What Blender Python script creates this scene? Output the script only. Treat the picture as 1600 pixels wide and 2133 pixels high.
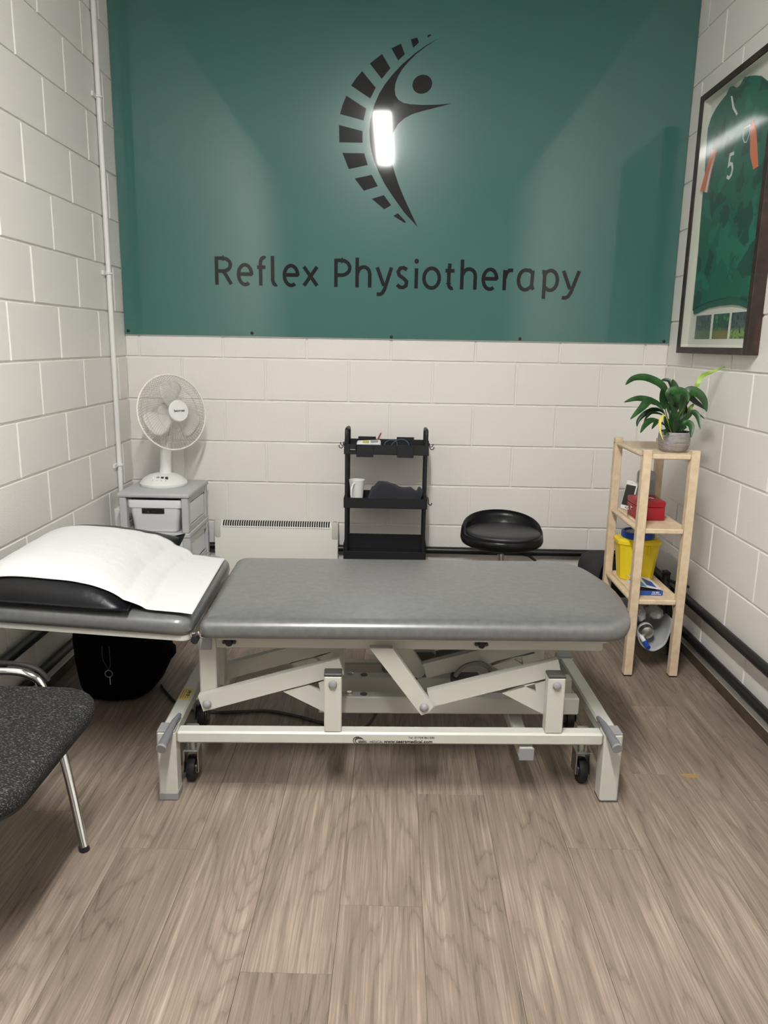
import bpy, bmesh, math, random
from mathutils import Vector, Matrix, noise
random.seed(7)
for o in list(bpy.data.objects): bpy.data.objects.remove(o, do_unlink=True)
SC = bpy.context.scene; COL = SC.collection; PI = math.pi

# ------------------------------------------------------------------ camera
cam = bpy.data.cameras.new('camera'); cam.sensor_fit = 'HORIZONTAL'; cam.sensor_width = 36.0; cam.lens = 36.0
cam.clip_start = 0.02; cam.clip_end = 60
co = bpy.data.objects.new('camera', cam); COL.objects.link(co)
def cam_matrix(loc, pitch, yaw, roll):
    cp, sp, cy, sy, cr, sr = math.cos(pitch), math.sin(pitch), math.cos(yaw), math.sin(yaw), math.cos(roll), math.sin(roll)
    f = Vector((-sy*cp, cy*cp, sp)); r = Vector((cy, sy, 0)); u = r.cross(f)
    r2 = cr*r + sr*u; u2 = -sr*r + cr*u
    m = Matrix((r2, u2, -f)).transposed().to_4x4(); m.translation = Vector(loc); return m
co.matrix_world = cam_matrix((0.0287, -4.1912, 1.4554), -0.2169, 0.0122, 0.0176)
SC.camera = co
# ------------------------------------------------------------------ world, exposure
w = bpy.data.worlds.new('world'); SC.world = w; w.use_nodes = True
w.node_tree.nodes['Background'].inputs[0].default_value = (0.9, 0.95, 1.0, 1)
w.node_tree.nodes['Background'].inputs[1].default_value = 0.05
SC.view_settings.view_transform = 'Standard'; SC.view_settings.look = 'None'
SC.view_settings.exposure = 0.0; SC.view_settings.gamma = 1.0; SC.view_settings.use_curve_mapping = False
LAMP_STRENGTH = 188.0
SPOT = None

# ------------------------------------------------------------------ mesh helpers
class MB:
    def __init__(s): s.v = []; s.f = []
    def add(s, vs, fs):
        b = len(s.v); s.v += [tuple(p) for p in vs]; s.f += [tuple(b+i for i in f) for f in fs]; return s
    def bm(s, bm, M=None):
        bm.verts.index_update()
        s.add([(M @ v.co) if M else v.co for v in bm.verts], [[v.index for v in f.verts] for f in bm.faces]); bm.free(); return s
    def box(s, x0, x1, y0, y1, z0, z1, bev=0.0, M=None, seg=1):
        bm = bmesh.new(); bmesh.ops.create_cube(bm, size=1.0)
        for v in bm.verts:
            v.co = Vector(((x0+x1)/2 + v.co.x*(x1-x0), (y0+y1)/2 + v.co.y*(y1-y0), (z0+z1)/2 + v.co.z*(z1-z0)))
        if bev > 0:
            bmesh.ops.bevel(bm, geom=bm.edges[:], offset=bev, segments=seg, profile=0.5, affect='EDGES', clamp_overlap=True)
        return s.bm(bm, M)
    def bar(s, p0, p1, w, h, up=(0, 0, 1), bev=0.002):     # box beam from p0 to p1
        p0 = Vector(p0); p1 = Vector(p1); d = p1-p0; L = d.length; d.normalize()
        up = Vector(up); sx = d.cross(up).normalized(); uz = sx.cross(d).normalized()
        M = Matrix((d, sx, uz)).transposed().to_4x4(); M.translation = p0
        return s.box(0, L, -w/2, w/2, -h/2, h/2, bev, M)
    def cyl(s, p0, p1, r0, r1=None, n=16, caps=True):
        r1 = r0 if r1 is None else r1
        return s.tube([p0, p1], [r0, r1], n, caps=caps)
    def tube(s, path, r, n=8, closed=False, caps=True):
        P = [Vector(p) for p in path]; k = len(P)
        R = r if isinstance(r, (list, tuple)) else [r]*k
        T = []
        for i in range(k):
            if closed: d = P[(i+1) % k]-P[i-1]
            else: d = P[min(i+1, k-1)]-P[max(i-1, 0)]
            T.append(d.normalized() if d.length > 1e-9 else Vector((0, 0, 1)))
        a = Vector((0, 0, 1)) if abs(T[0].z) < .9 else Vector((1, 0, 0))
        nrm = (a - T[0]*a.dot(T[0])).normalized()
        vs = []
        for i in range(k):
            nrm = (nrm - T[i]*nrm.dot(T[i])).normalized(); b = T[i].cross(nrm)
            for j in range(n):
                t = 2*PI*j/n; vs.append(P[i] + (nrm*math.cos(t)+b*math.sin(t))*R[i])
        fs = []
        for i in range(k if closed else k-1):
            a0 = i*n; b0 = ((i+1) % k)*n
            for j in range(n): fs.append((a0+j, a0+(j+1) % n, b0+(j+1) % n, b0+j))
        if caps and not closed:
            fs.append(tuple(range(n-1, -1, -1))); fs.append(tuple((k-1)*n+j for j in range(n)))
        return s.add(vs, fs)
    def lathe(s, prof, c=(0, 0, 0), n=32, M=None, cap0=True, cap1=True):
        vs = []; k = len(prof)
        for r, z in prof:
            for j in range(n):
                t = 2*PI*j/n; p = Vector((r*math.cos(t), r*math.sin(t), z))
                if M: p = M @ p
                vs.append(p+Vector(c))
        fs = [(i*n+j, i*n+(j+1) % n, (i+1)*n+(j+1) % n, (i+1)*n+j) for i in range(k-1) for j in range(n)]
        if cap0: fs.append(tuple(range(n-1, -1, -1)))
        if cap1: fs.append(tuple((k-1)*n+j for j in range(n)))
        return s.add(vs, fs)
    def prism(s, poly, fn, t0, t1):          # polygon extruded; fn(a,b,t) -> point
        n = len(poly)
        vs = [fn(a, b, t0) for a, b in poly]+[fn(a, b, t1) for a, b in poly]
        fs = [tuple(range(n)), tuple(range(2*n-1, n-1, -1))]
        fs += [(j, n+j, n+(j+1) % n, (j+1) % n) for j in range(n)]
        return s.add(vs, fs)
    def ngrid(s, fn, nu, nv, closed_u=False):
        vs = [fn(i/(nu if closed_u else nu-1), j/(nv-1)) for i in range(nu) for j in range(nv)]
        fs = []
        for i in range(nu if closed_u else nu-1):
            for j in range(nv-1):
                a = i*nv+j; b = ((i+1) % nu)*nv+j; fs.append((a, b, b+1, a+1))
        return s.add(vs, fs)
    def rings(s, rings, cap0=True, cap1=True):
        n = len(rings[0]); vs = [p for r in rings for p in r]
        fs = [(i*n+j, i*n+(j+1) % n, (i+1)*n+(j+1) % n, (i+1)*n+j) for i in range(len(rings)-1) for j in range(n)]
        if cap0: fs.append(tuple(range(n-1, -1, -1)))
        if cap1: fs.append(tuple((len(rings)-1)*n+j for j in range(n)))
        return s.add(vs, fs)
    def mesh(s, name, mat=None, off=(0, 0, 0), angle=35, fix=True):
        me = bpy.data.meshes.new(name); o = Vector(off)
        me.from_pydata([Vector(p)-o for p in s.v], [], s.f)
        if fix:
            bm = bmesh.new(); bm.from_mesh(me); bmesh.ops.recalc_face_normals(bm, faces=bm.faces); bm.to_mesh(me); bm.free()
        me.polygons.foreach_set('use_smooth', [True]*len(me.polygons)); me.set_sharp_from_angle(angle=math.radians(angle))
        if mat: me.materials.append(mat)
        me.update(); return me
    def build(s, name, mat, parent=None, angle=35, fix=True):
        off = parent.get('_off', (0, 0, 0)) if parent else (0, 0, 0)
        ob = bpy.data.objects.new(name, s.mesh(name, mat, off, angle, fix)); COL.objects.link(ob)
        if parent:
            ob.parent = parent; ob['_off'] = tuple(off)
        return ob
def thing(name, label, cat, base=(0, 0, 0), local=False, rotz=0.0, group=None):
    o = bpy.data.objects.new(name, None); COL.objects.link(o); o.empty_display_size = .05
    o.location = base; o.rotation_euler = (0, 0, rotz); o['label'] = label; o['category'] = cat
    o['_off'] = (0, 0, 0) if local else tuple(base)
    if group: o['group'] = group
    return o
def tag(o, label, cat, group=None):
    o['label'] = label; o['category'] = cat
    if group: o['group'] = group
    return o
def struct(o): o['kind'] = 'structure'; return o
def origin_to(o, p):                         # move a single-mesh thing's origin to its base
    p = Vector(p); o.data.transform(Matrix.Translation(-p)); o.location = p; return o
def spline(pts, n=8, closed=False):
    P = [Vector(p) for p in pts]; k = len(P); out = []
    for i in range(k if closed else k-1):
        if closed: a, b, c, d = P[i-1], P[i], P[(i+1) % k], P[(i+2) % k]
        else: a, b, c, d = P[max(i-1, 0)], P[i], P[i+1], P[min(i+2, k-1)]
        for j in range(n):
            t = j/n
            out.append(0.5*((2*b)+(c-a)*t+(2*a-5*b+4*c-d)*t*t+(3*b-a-3*c+d)*t**3))
    if not closed: out.append(P[-1])
    return out
def text_mb(body, size, fn, depth=.0006, align='LEFT', sx=1.0, bold=0.0):   # flat lettering from the built-in font
    cu = bpy.data.curves.new('t', 'FONT'); cu.body = body; cu.size = size; cu.align_x = align; cu.extrude = depth; cu.resolution_u = 3; cu.offset = bold
    ob = bpy.data.objects.new('t', cu); COL.objects.link(ob)
    dg = bpy.context.evaluated_depsgraph_get(); me = bpy.data.meshes.new_from_object(ob.evaluated_get(dg))
    m = MB(); m.add([fn(v.co.x*sx, v.co.y, v.co.z) for v in me.vertices], [tuple(p.vertices) for p in me.polygons])
    bpy.data.objects.remove(ob, do_unlink=True); bpy.data.curves.remove(cu); bpy.data.meshes.remove(me); return m

# ------------------------------------------------------------------ materials
def S(r, g, b):                              # sRGB 0-255 -> linear
    f = lambda c: (c/255/12.92) if c/255 <= .04045 else ((c/255+.055)/1.055)**2.4
    return (f(r), f(g), f(b), 1)
def mat(name, col, rough=.5, metal=0.0, spec=.5, bump=None, var=None, coat=0.0, alpha=None, trans=0.0, emit=None, sheen=0.0, crough=.04):
    m = bpy.data.materials.new(name); m.use_nodes = True; nt = m.node_tree; N = nt.nodes; L = nt.links
    b = N['Principled BSDF']; b.inputs['Base Color'].default_value = col; b.inputs['Roughness'].default_value = rough
    b.inputs['Metallic'].default_value = metal; b.inputs['Specular IOR Level'].default_value = spec
    b.inputs['Coat Weight'].default_value = coat; b.inputs['Coat Roughness'].default_value = crough
    b.inputs['Transmission Weight'].default_value = trans; b.inputs['Sheen Weight'].default_value = sheen
    if alpha is not None: b.inputs['Alpha'].default_value = alpha
    if emit: b.inputs['Emission Color'].default_value = emit[0]; b.inputs['Emission Strength'].default_value = emit[1]
    tc = N.new('ShaderNodeTexCoord')
    if var:                                  # (scale, second colour, low, high)
        n = N.new('ShaderNodeTexNoise'); n.inputs['Scale'].default_value = var[0]; n.inputs['Detail'].default_value = 6
        r = N.new('ShaderNodeValToRGB'); r.color_ramp.elements[0].position = var[2]; r.color_ramp.elements[1].position = var[3]
        r.color_ramp.elements[0].color = col; r.color_ramp.elements[1].color = var[1]
        L.new(tc.outputs['Object'], n.inputs['Vector']); L.new(n.outputs['Fac'], r.inputs['Fac']); L.new(r.outputs['Color'], b.inputs['Base Color'])
    if bump:                                 # (scale, strength, distance)
        n = N.new('ShaderNodeTexNoise'); n.inputs['Scale'].default_value = bump[0]; n.inputs['Detail'].default_value = 4
        p = N.new('ShaderNodeBump'); p.inputs['Strength'].default_value = bump[1]; p.inputs['Distance'].default_value = bump[2]
        L.new(tc.outputs['Object'], n.inputs['Vector']); L.new(n.outputs['Fac'], p.inputs['Height']); L.new(p.outputs['Normal'], b.inputs['Normal'])
    return m
def floor_mat():
    m = bpy.data.materials.new('oak_vinyl'); m.use_nodes = True; nt = m.node_tree; N = nt.nodes; L = nt.links; b = N['Principled BSDF']
    tc = N.new('ShaderNodeTexCoord'); oi = N.new('ShaderNodeObjectInfo')
    off = N.new('ShaderNodeVectorMath'); off.operation = 'SCALE'; cmb = N.new('ShaderNodeCombineXYZ')
    L.new(oi.outputs['Random'], cmb.inputs[0]); L.new(oi.outputs['Random'], cmb.inputs[1]); L.new(oi.outputs['Random'], cmb.inputs[2])
    L.new(cmb.outputs[0], off.inputs[0]); off.inputs['Scale'].default_value = 57.0
    add = N.new('ShaderNodeVectorMath'); add.operation = 'ADD'; L.new(tc.outputs['Object'], add.inputs[0]); L.new(off.outputs[0], add.inputs[1])
    def mapped(sx, sy):
        mp = N.new('ShaderNodeMapping'); mp.inputs['Scale'].default_value = (sx, sy, 1); L.new(add.outputs[0], mp.inputs['Vector']); return mp
    def nz(vec, sc, det, rough=.5, dist=0.0):
        n = N.new('ShaderNodeTexNoise'); n.inputs['Scale'].default_value = sc; n.inputs['Detail'].default_value = det; n.inputs['Roughness'].default_value = rough
        n.inputs['Distortion'].default_value = dist; L.new(vec.outputs[0], n.inputs['Vector']); return n
    def math_(op, a, bb):
        n = N.new('ShaderNodeMath'); n.operation = op
        for i, x in enumerate((a, bb)):
            if hasattr(x, 'links'): L.new(x, n.inputs[i])
            else: n.inputs[i].default_value = x
        return n.outputs[0]
    big = nz(mapped(1.0, .13), 5.0, 1.5, .4)           # slow field whose contour lines are the growth rings
    wob = nz(mapped(1.0, .12), 26, 3, .6)
    f = math_('ADD', math_('MULTIPLY', big.outputs['Fac'], 21.0), math_('MULTIPLY', wob.outputs['Fac'], 1.5))
    ring = math_('FRACT', f, 0.0)
    rr = N.new('ShaderNodeValToRGB'); e = rr.color_ramp.elements; e[0].position = 0; e[0].color = (.12, .12, .12, 1); e[1].position = 1; e[1].color = (.45, .45, .45, 1)
    x = e.new(.22); x.color = (.62, .62, .62, 1); x = e.new(.7); x.color = (.66, .66, .66, 1)
    L.new(ring, rr.inputs['Fac'])
    fine = nz(mapped(1.0, .018), 230, 3, .6)         # pores
    mid = nz(mapped(1.0, .03), 38, 4, .6)
    blot = nz(mapped(1.0, .45), 4.5, 3, .5)
    def rp(o, lo, hi):
        n = N.new('ShaderNodeMapRange'); n.inputs['From Min'].default_value = lo; n.inputs['From Max'].default_value = hi; L.new(o, n.inputs['Value']); return n.outputs[0]
    t = math_('ADD', math_('MULTIPLY', rp(fine.outputs['Fac'], .3, .7), .28), math_('MULTIPLY', rr.outputs['Color'], .38))
    t = math_('ADD', t, math_('MULTIPLY', rp(mid.outputs['Fac'], .3, .7), .24))
    t = math_('ADD', t, math_('MULTIPLY', rp(blot.outputs['Fac'], .3, .7), .24))
    t = math_('ADD', t, math_('MULTIPLY', oi.outputs['Random'], .05))
    cr = N.new('ShaderNodeValToRGB'); e = cr.color_ramp.elements
    e[0].position = .22; e[0].color = S(86, 75, 66); e[1].position = .98; e[1].color = S(168, 153, 138)
    x = e.new(.45); x.color = S(114, 101, 90); x = e.new(.66); x.color = S(130, 116, 104)
    L.new(t, cr.inputs['Fac']); L.new(cr.outputs['Color'], b.inputs['Base Color'])
    b.inputs['Roughness'].default_value = .55; b.inputs['Specular IOR Level'].default_value = .3
    bp = N.new('ShaderNodeBump'); bp.inputs['Strength'].default_value = .12; bp.inputs['Distance'].default_value = .0015
    L.new(fine.outputs['Fac'], bp.inputs['Height']); L.new(bp.outputs['Normal'], b.inputs['Normal'])
    return m
def speckle_mat(name, c0, c1, scale, thr, rough=.95):
    m = mat(name, c0, rough, spec=.2, bump=(scale*.6, .5, .001)); nt = m.node_tree; N = nt.nodes; L = nt.links; b = N['Principled BSDF']
    tc = N.new('ShaderNodeTexCoord'); mp = N.new('ShaderNodeMapping'); mp.inputs['Rotation'].default_value = (0, 0, .6); mp.inputs['Scale'].default_value = (.35, 1, 1)
    n = N.new('ShaderNodeTexNoise'); n.inputs['Scale'].default_value = scale; n.inputs['Detail'].default_value = 3
    r = N.new('ShaderNodeValToRGB'); r.color_ramp.elements[0].position = thr; r.color_ramp.elements[0].color = c0
    r.color_ramp.elements[1].position = thr+.16; r.color_ramp.elements[1].color = c1
    L.new(tc.outputs['Object'], mp.inputs[0]); L.new(mp.outputs[0], n.inputs['Vector']); L.new(n.outputs['Fac'], r.inputs['Fac']); L.new(r.outputs['Color'], b.inputs['Base Color'])
    return m
def stripe_mat(name, c0, c1, freq, rough=.6):           # thin horizontal bands round the pot
    m = mat(name, c0, rough); nt = m.node_tree; N = nt.nodes; L = nt.links; b = N['Principled BSDF']
    tc = N.new('ShaderNodeTexCoord'); sp = N.new('ShaderNodeSeparateXYZ'); n = N.new('ShaderNodeTexNoise'); n.inputs['Scale'].default_value = 18
    a = N.new('ShaderNodeMath'); a.operation = 'MULTIPLY_ADD'; a.inputs[1].default_value = .0022
    mu = N.new('ShaderNodeMath'); mu.operation = 'MULTIPLY'; mu.inputs[1].default_value = freq
    fr = N.new('ShaderNodeMath'); fr.operation = 'FRACT'
    n2 = N.new('ShaderNodeTexNoise'); n2.inputs['Scale'].default_value = 60; ad = N.new('ShaderNodeMath'); ad.operation = 'MULTIPLY_ADD'; ad.inputs[1].default_value = .5; 
    r = N.new('ShaderNodeValToRGB'); r.color_ramp.elements[0].position = .50; r.color_ramp.elements[1].position = .60
    r.color_ramp.elements[0].color = c0; r.color_ramp.elements[1].color = c1
    L.new(tc.outputs['Object'], sp.inputs[0]); L.new(tc.outputs['Object'], n.inputs['Vector']); L.new(tc.outputs['Object'], n2.inputs['Vector'])
    L.new(n.outputs['Fac'], a.inputs[0]); L.new(sp.outputs['Z'], a.inputs[2]); L.new(a.outputs[0], mu.inputs[0]); L.new(mu.outputs[0], fr.inputs[0])
    L.new(n2.outputs['Fac'], ad.inputs[0]); ad.inputs[1].default_value = .2
    sb = N.new('ShaderNodeMath'); sb.operation = 'SUBTRACT'; sb.inputs[1].default_value = .1; L.new(fr.outputs[0], ad.inputs[2]); L.new(ad.outputs[0], sb.inputs[0])
    L.new(sb.outputs[0], r.inputs['Fac']); L.new(r.outputs['Color'], b.inputs['Base Color'])
    return m
def camo_mat(name):                                     # green shirt with a darker angular print
    m = mat(name, S(28, 105, 84), .8, spec=.2); nt = m.node_tree; N = nt.nodes; L = nt.links; b = N['Principled BSDF']
    tc = N.new('ShaderNodeTexCoord'); n = N.new('ShaderNodeTexVoronoi'); n.inputs['Scale'].default_value = 15
    d = N.new('ShaderNodeTexNoise'); d.inputs['Scale'].default_value = 9; mx = N.new('ShaderNodeMix'); mx.data_type = 'VECTOR'; mx.inputs[0].default_value = .12
    L.new(tc.outputs['Object'], d.inputs['Vector']); L.new(tc.outputs['Object'], mx.inputs[4]); L.new(d.outputs['Color'], mx.inputs[5]); L.new(mx.outputs[1], n.inputs['Vector'])
    sx = N.new('ShaderNodeSeparateColor'); L.new(n.outputs['Color'], sx.inputs[0])
    r = N.new('ShaderNodeValToRGB'); r.color_ramp.interpolation = 'CONSTANT'; r.color_ramp.elements[0].color = S(24, 98, 78); r.color_ramp.elements[1].position = .58; r.color_ramp.elements[1].color = S(19, 72, 60)
    e = r.color_ramp.elements.new(.82); e.color = S(30, 112, 90)
    L.new(sx.outputs[0], r.inputs['Fac']); L.new(r.outputs['Color'], b.inputs['Base Color'])
    return m
def photo_mat(name, top, bot, mixc):                    # small printed snapshot
    m = mat(name, top, .3); nt = m.node_tree; N = nt.nodes; L = nt.links; b = N['Principled BSDF']
    tc = N.new('ShaderNodeTexCoord'); sp = N.new('ShaderNodeSeparateXYZ'); n = N.new('ShaderNodeTexNoise'); n.inputs['Scale'].default_value = 45; n.inputs['Detail'].default_value = 4
    a = N.new('ShaderNodeMath'); a.operation = 'MULTIPLY_ADD'; a.inputs[1].default_value = .03
    r = N.new('ShaderNodeValToRGB'); r.color_ramp.elements[0].position = .045; r.color_ramp.elements[0].color = bot; r.color_ramp.elements[1].position = .06; r.color_ramp.elements[1].color = top
    L.new(tc.outputs['Object'], sp.inputs[0]); L.new(tc.outputs['Object'], n.inputs['Vector']); L.new(n.outputs['Fac'], a.inputs[0]); L.new(sp.outputs['Z'], a.inputs[2]); L.new(a.outputs[0], r.inputs['Fac'])
    mx = N.new('ShaderNodeMix'); mx.data_type = 'RGBA'; rr = N.new('ShaderNodeValToRGB'); rr.color_ramp.elements[0].position = .52; rr.color_ramp.elements[1].position = .62
    L.new(n.outputs['Fac'], rr.inputs['Fac']); L.new(rr.outputs['Color'], mx.inputs[0]); L.new(r.outputs['Color'], mx.inputs[6]); mx.inputs[7].default_value = mixc
    L.new(mx.outputs[2], b.inputs['Base Color']); return m

WALL = mat('painted_block', S(229, 226, 221), .5, bump=(130, .34, .004), spec=.4)
MORTAR = mat('painted_joint', S(231, 228, 223), .55, bump=(60, .3, .004), spec=.3)
FLOOR = floor_mat()
SUBFLOOR = mat('subfloor', S(92, 80, 70), .8)
CEIL = mat('ceiling_paint', S(150, 152, 152), .8)
DIMWALL = mat('far_wall_paint', S(120, 122, 122), .8)
SIGN = mat('teal_panel', S(62, 110, 104), .30, spec=.26, coat=.8, crough=.055)
VINYL = mat('black_vinyl_print', S(17, 17, 19), .42, spec=.12, coat=.5, crough=.055)
PIPE = mat('black_pipe', S(16, 17, 19), .4)
SKIRT = mat('dark_wood_skirting', S(84, 72, 60), .6, var=(9, S(62, 50, 42), .4, .6))
WHITE = mat('white_plastic', S(226, 226, 224), .4)
CREAM = mat('cream_powder_coat', S(186, 186, 178), .36, bump=(400, .05, .0005))
GREYCAP = mat('grey_plastic_cap', S(134, 134, 136), .5)
LEVERGREY = mat('dark_grey_lever', S(104, 105, 109), .5)
MESHWIRE = mat('shaded_white_wire', S(188, 184, 180), .4)  # white fan grille wire, greyed so the colour carries its shading
DKCAP = mat('dark_plastic_cap', S(62, 60, 58), .5)
VINGREY = mat('grey_upholstery', S(88, 90, 90), .42, spec=.4, var=(46, S(98, 100, 100), .36, .66), bump=(70, .05, .003), coat=1.0, crough=.27)
BLKVIN = mat('black_upholstery', S(14, 15, 18), .30, spec=.26, bump=(24, .25, .006))
PAPER = mat('couch_roll_paper', S(203, 203, 203), .85, bump=(14, .6, .006), spec=.15)
CHROME = mat('chrome', (.8, .8, .8, 1), .1, metal=1.0)
STEEL = mat('brushed_steel', (.5, .5, .48, 1), .3, metal=1.0)
RUBBER = mat('black_rubber', S(20, 20, 21), .55)
BLACKM = mat('black_powder_coat', S(17, 19, 23), .5, bump=(300, .05, .0005))
BLKCLOTH = mat('black_cloth', S(7, 7, 9), .95, spec=.1, bump=(40, .3, .004))
TOWEL = mat('dark_grey_towel', S(48, 50, 57), .95, spec=.1, bump=(420, .8, .003), sheen=.1)
TOWERGREY = mat('tower_grey_plastic', S(182, 184, 186), .5)
HEATCAP = mat('heater_cap', S(200, 197, 190), .5)
GREYPL = mat('grey_plastic', S(150, 152, 154), .5)
LTGREY = mat('pale_grey_plastic', S(214, 216, 220), .4)
HEAT = mat('heater_enamel', S(225, 224, 215), .4)
DARKSLOT = mat('dark_slot', S(25, 25, 24), .8)
PINE = mat('birch_wood', S(221, 201, 172), .5, var=(30, S(209, 186, 155), .4, .65))
DARKWOOD = mat('dark_stained_wood', S(62, 44, 36), .5, var=(22, S(40, 28, 23), .35, .6))
MOUNT = mat('cream_mount_board', S(226, 226, 214), .8)
GREEN = mat('leaf_green', S(30, 66, 28), .38, var=(22, S(48, 92, 40), .42, .7))
DGREEN = mat('leaf_dark_green', S(22, 48, 22), .38, var=(22, S(34, 70, 32), .42, .7))
YELLOWLEAF = mat('leaf_yellow', S(206, 190, 96), .6)
BRIGHTLEAF = mat('spathe_lime', S(130, 168, 66), .5, var=(26, S(182, 204, 116), .4, .6))
SOIL = mat('soil', S(32, 26, 22), .95, bump=(120, 1, .01))
POT = stripe_mat('striped_pot', S(30, 28, 30), S(214, 210, 206), 172)
POT.node_tree.nodes['Principled BSDF'].inputs['Roughness'].default_value = .6
RED = mat('red_enamel', S(158, 24, 40), .4)
YEL = mat('yellow_plastic', S(236, 208, 36), .45)
BLUE = mat('blue_plastic', S(22, 66, 160), .4)
CARD = mat('brown_card', S(150, 132, 116), .85)
CARDW = mat('white_card', S(232, 234, 236), .5)
CARDB = mat('blue_card', S(40, 78, 160), .45)
CARDL = mat('light_blue_card', S(70, 150, 210), .45)
SCREEN = mat('dark_screen', S(52, 52, 50), .15)
GREYBAG = mat('grey_bag_plastic', S(168, 170, 172), .45, bump=(18, .3, .006))
CLEAR = mat('clear_wrap', S(215, 218, 220), .2, alpha=.6, bump=(30, .9, .02))
ORANGE = mat('orange_cuff', S(226, 118, 70), .8)
SHIRT = camo_mat('green_print_shirt')
SHIRTD = mat('green_hem', S(22, 84, 66), .8)
WHITECLOTH = mat('white_print', S(232, 234, 230), .7)
LABELY = mat('yellow_label', S(214, 190, 60), .5)
WIRE = mat('white_wire', S(236, 230, 224), .35)
BLADE = mat('fan_blade', S(232, 230, 226), .3, alpha=.85)
SEATFAB = speckle_mat('charcoal_fabric', S(30, 30, 31), S(112, 112, 110), 420, .55)
MOTOR = mat('grey_motor', S(112, 110, 104), .5)
def glass_mat():
    m = bpy.data.materials.new('picture_glass'); m.use_nodes = True; nt = m.node_tree; N = nt.nodes; L = nt.links
    out = N['Material Output']; N.remove(N['Principled BSDF'])
    tr = N.new('ShaderNodeBsdfTransparent'); gl = N.new('ShaderNodeBsdfGlossy'); gl.inputs['Roughness'].default_value = .02
    lw = N.new('ShaderNodeLayerWeight'); pw = N.new('ShaderNodeMath'); pw.operation = 'POWER'; pw.inputs[1].default_value = 5.0
    ma = N.new('ShaderNodeMath'); ma.operation = 'MULTIPLY_ADD'; ma.inputs[1].default_value = .96; ma.inputs[2].default_value = .04; mx = N.new('ShaderNodeMixShader')
    L.new(lw.outputs['Facing'], pw.inputs[0]); L.new(pw.outputs[0], ma.inputs[0]); L.new(ma.outputs[0], mx.inputs[0])
    L.new(tr.outputs[0], mx.inputs[1]); L.new(gl.outputs[0], mx.inputs[2]); L.new(mx.outputs[0], out.inputs[0]); return m
GLASS = glass_mat()
LAMP = mat('lamp_diffuser', (1, 1, 1, 1), .5, emit=((1.0, .982, .95, 1), LAMP_STRENGTH))
# ------------------------------------------------------------------ traced outlines, in metres on their own surfaces
SEGS= [[(0.1492, 2.929), (0.1606, 2.9339), (0.1697, 2.9302), (0.1521, 2.9205)], [(0.0677, 2.9105), (0.1003, 2.9189), (0.1083, 2.8966), (0.0813, 2.8738)], [(-0.0258, 2.8696), (0.0204, 2.8913), (0.0406, 2.8445), (0.0088, 2.8161)], [(-0.1311, 2.8009), (-0.0716, 2.8441), (-0.0294, 2.7808), (-0.0713, 2.7327)], [(-0.2232, 2.7005), (-0.1988, 2.7336), (-0.1692, 2.7665), (-0.1007, 2.6923), (-0.1269, 2.6428)], [(-0.2773, 2.5697), (-0.2646, 2.6125), (-0.2465, 2.6541), (-0.1473, 2.5962), (-0.1602, 2.5424)], [(-0.2825, 2.5188), (-0.164, 2.4924), (-0.1634, 2.4381), (-0.2805, 2.4386)], [(-0.265, 2.3892), (-0.1541, 2.3887), (-0.1359, 2.3341), (-0.2316, 2.3134)], [(-0.2011, 2.2687), (-0.115, 2.2874), (-0.0829, 2.2339), (-0.1542, 2.2117)], [(-0.1129, 2.1729), (-0.0514, 2.1914), (-0.0129, 2.1432), (-0.0491, 2.1239)], [(-0.0014, 2.0922), (0.0222, 2.1051), (0.0641, 2.0649), (0.0576, 2.059)]]
FIG= [(0.2035, 2.9168), (0.1436, 2.885), (0.0863, 2.846), (0.0288, 2.7995), (-0.0182, 2.7528), (-0.0549, 2.7085), (-0.081, 2.669), (-0.1019, 2.6244), (-0.1174, 2.5797), (-0.1265, 2.5348), (-0.1292, 2.4898), (-0.1264, 2.4447), (-0.1177, 2.3993), (-0.1034, 2.3539), (-0.0807, 2.3032), (-0.0467, 2.2421), (-0.0015, 2.1808), (0.0553, 2.1087), (0.1264, 2.0385), (0.0885, 2.1092), (0.0538, 2.1764), (0.0249, 2.238), (0.0016, 2.2992), (-0.0131, 2.35), (-0.0194, 2.3956), (-0.0187, 2.4461), (-0.0077, 2.4914), (0.0133, 2.5267), (0.0451, 2.5545), (0.0824, 2.5733), (0.1306, 2.5878), (0.1948, 2.6035), (0.2801, 2.6253), (0.2051, 2.6185), (0.1298, 2.6165), (0.0705, 2.6192), (0.0381, 2.6252), (0.0136, 2.6382), (-0.0013, 2.6577), (-0.0062, 2.6846), (-0.0025, 2.714), (0.0087, 2.7434), (0.0293, 2.7777), (0.0605, 2.8119), (0.0969, 2.8461), (0.1437, 2.8803)]
HEAD= [(0.1716, 2.7375), (0.1765, 2.7293), (0.1791, 2.7201), (0.1792, 2.7105), (0.177, 2.7009), (0.1723, 2.6918), (0.1656, 2.6836), (0.1571, 2.6768), (0.1472, 2.6717), (0.1365, 2.6685), (0.1255, 2.6675), (0.1147, 2.6686), (0.1048, 2.6719), (0.0961, 2.6771), (0.0891, 2.684), (0.0842, 2.6923), (0.0817, 2.7014), (0.0816, 2.7111), (0.0839, 2.7207), (0.0886, 2.7298), (0.0953, 2.7379), (0.1038, 2.7447), (0.1136, 2.7497), (0.1243, 2.7529), (0.1353, 2.7539), (0.146, 2.7527), (0.1559, 2.7495), (0.1646, 2.7443)]
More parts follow.
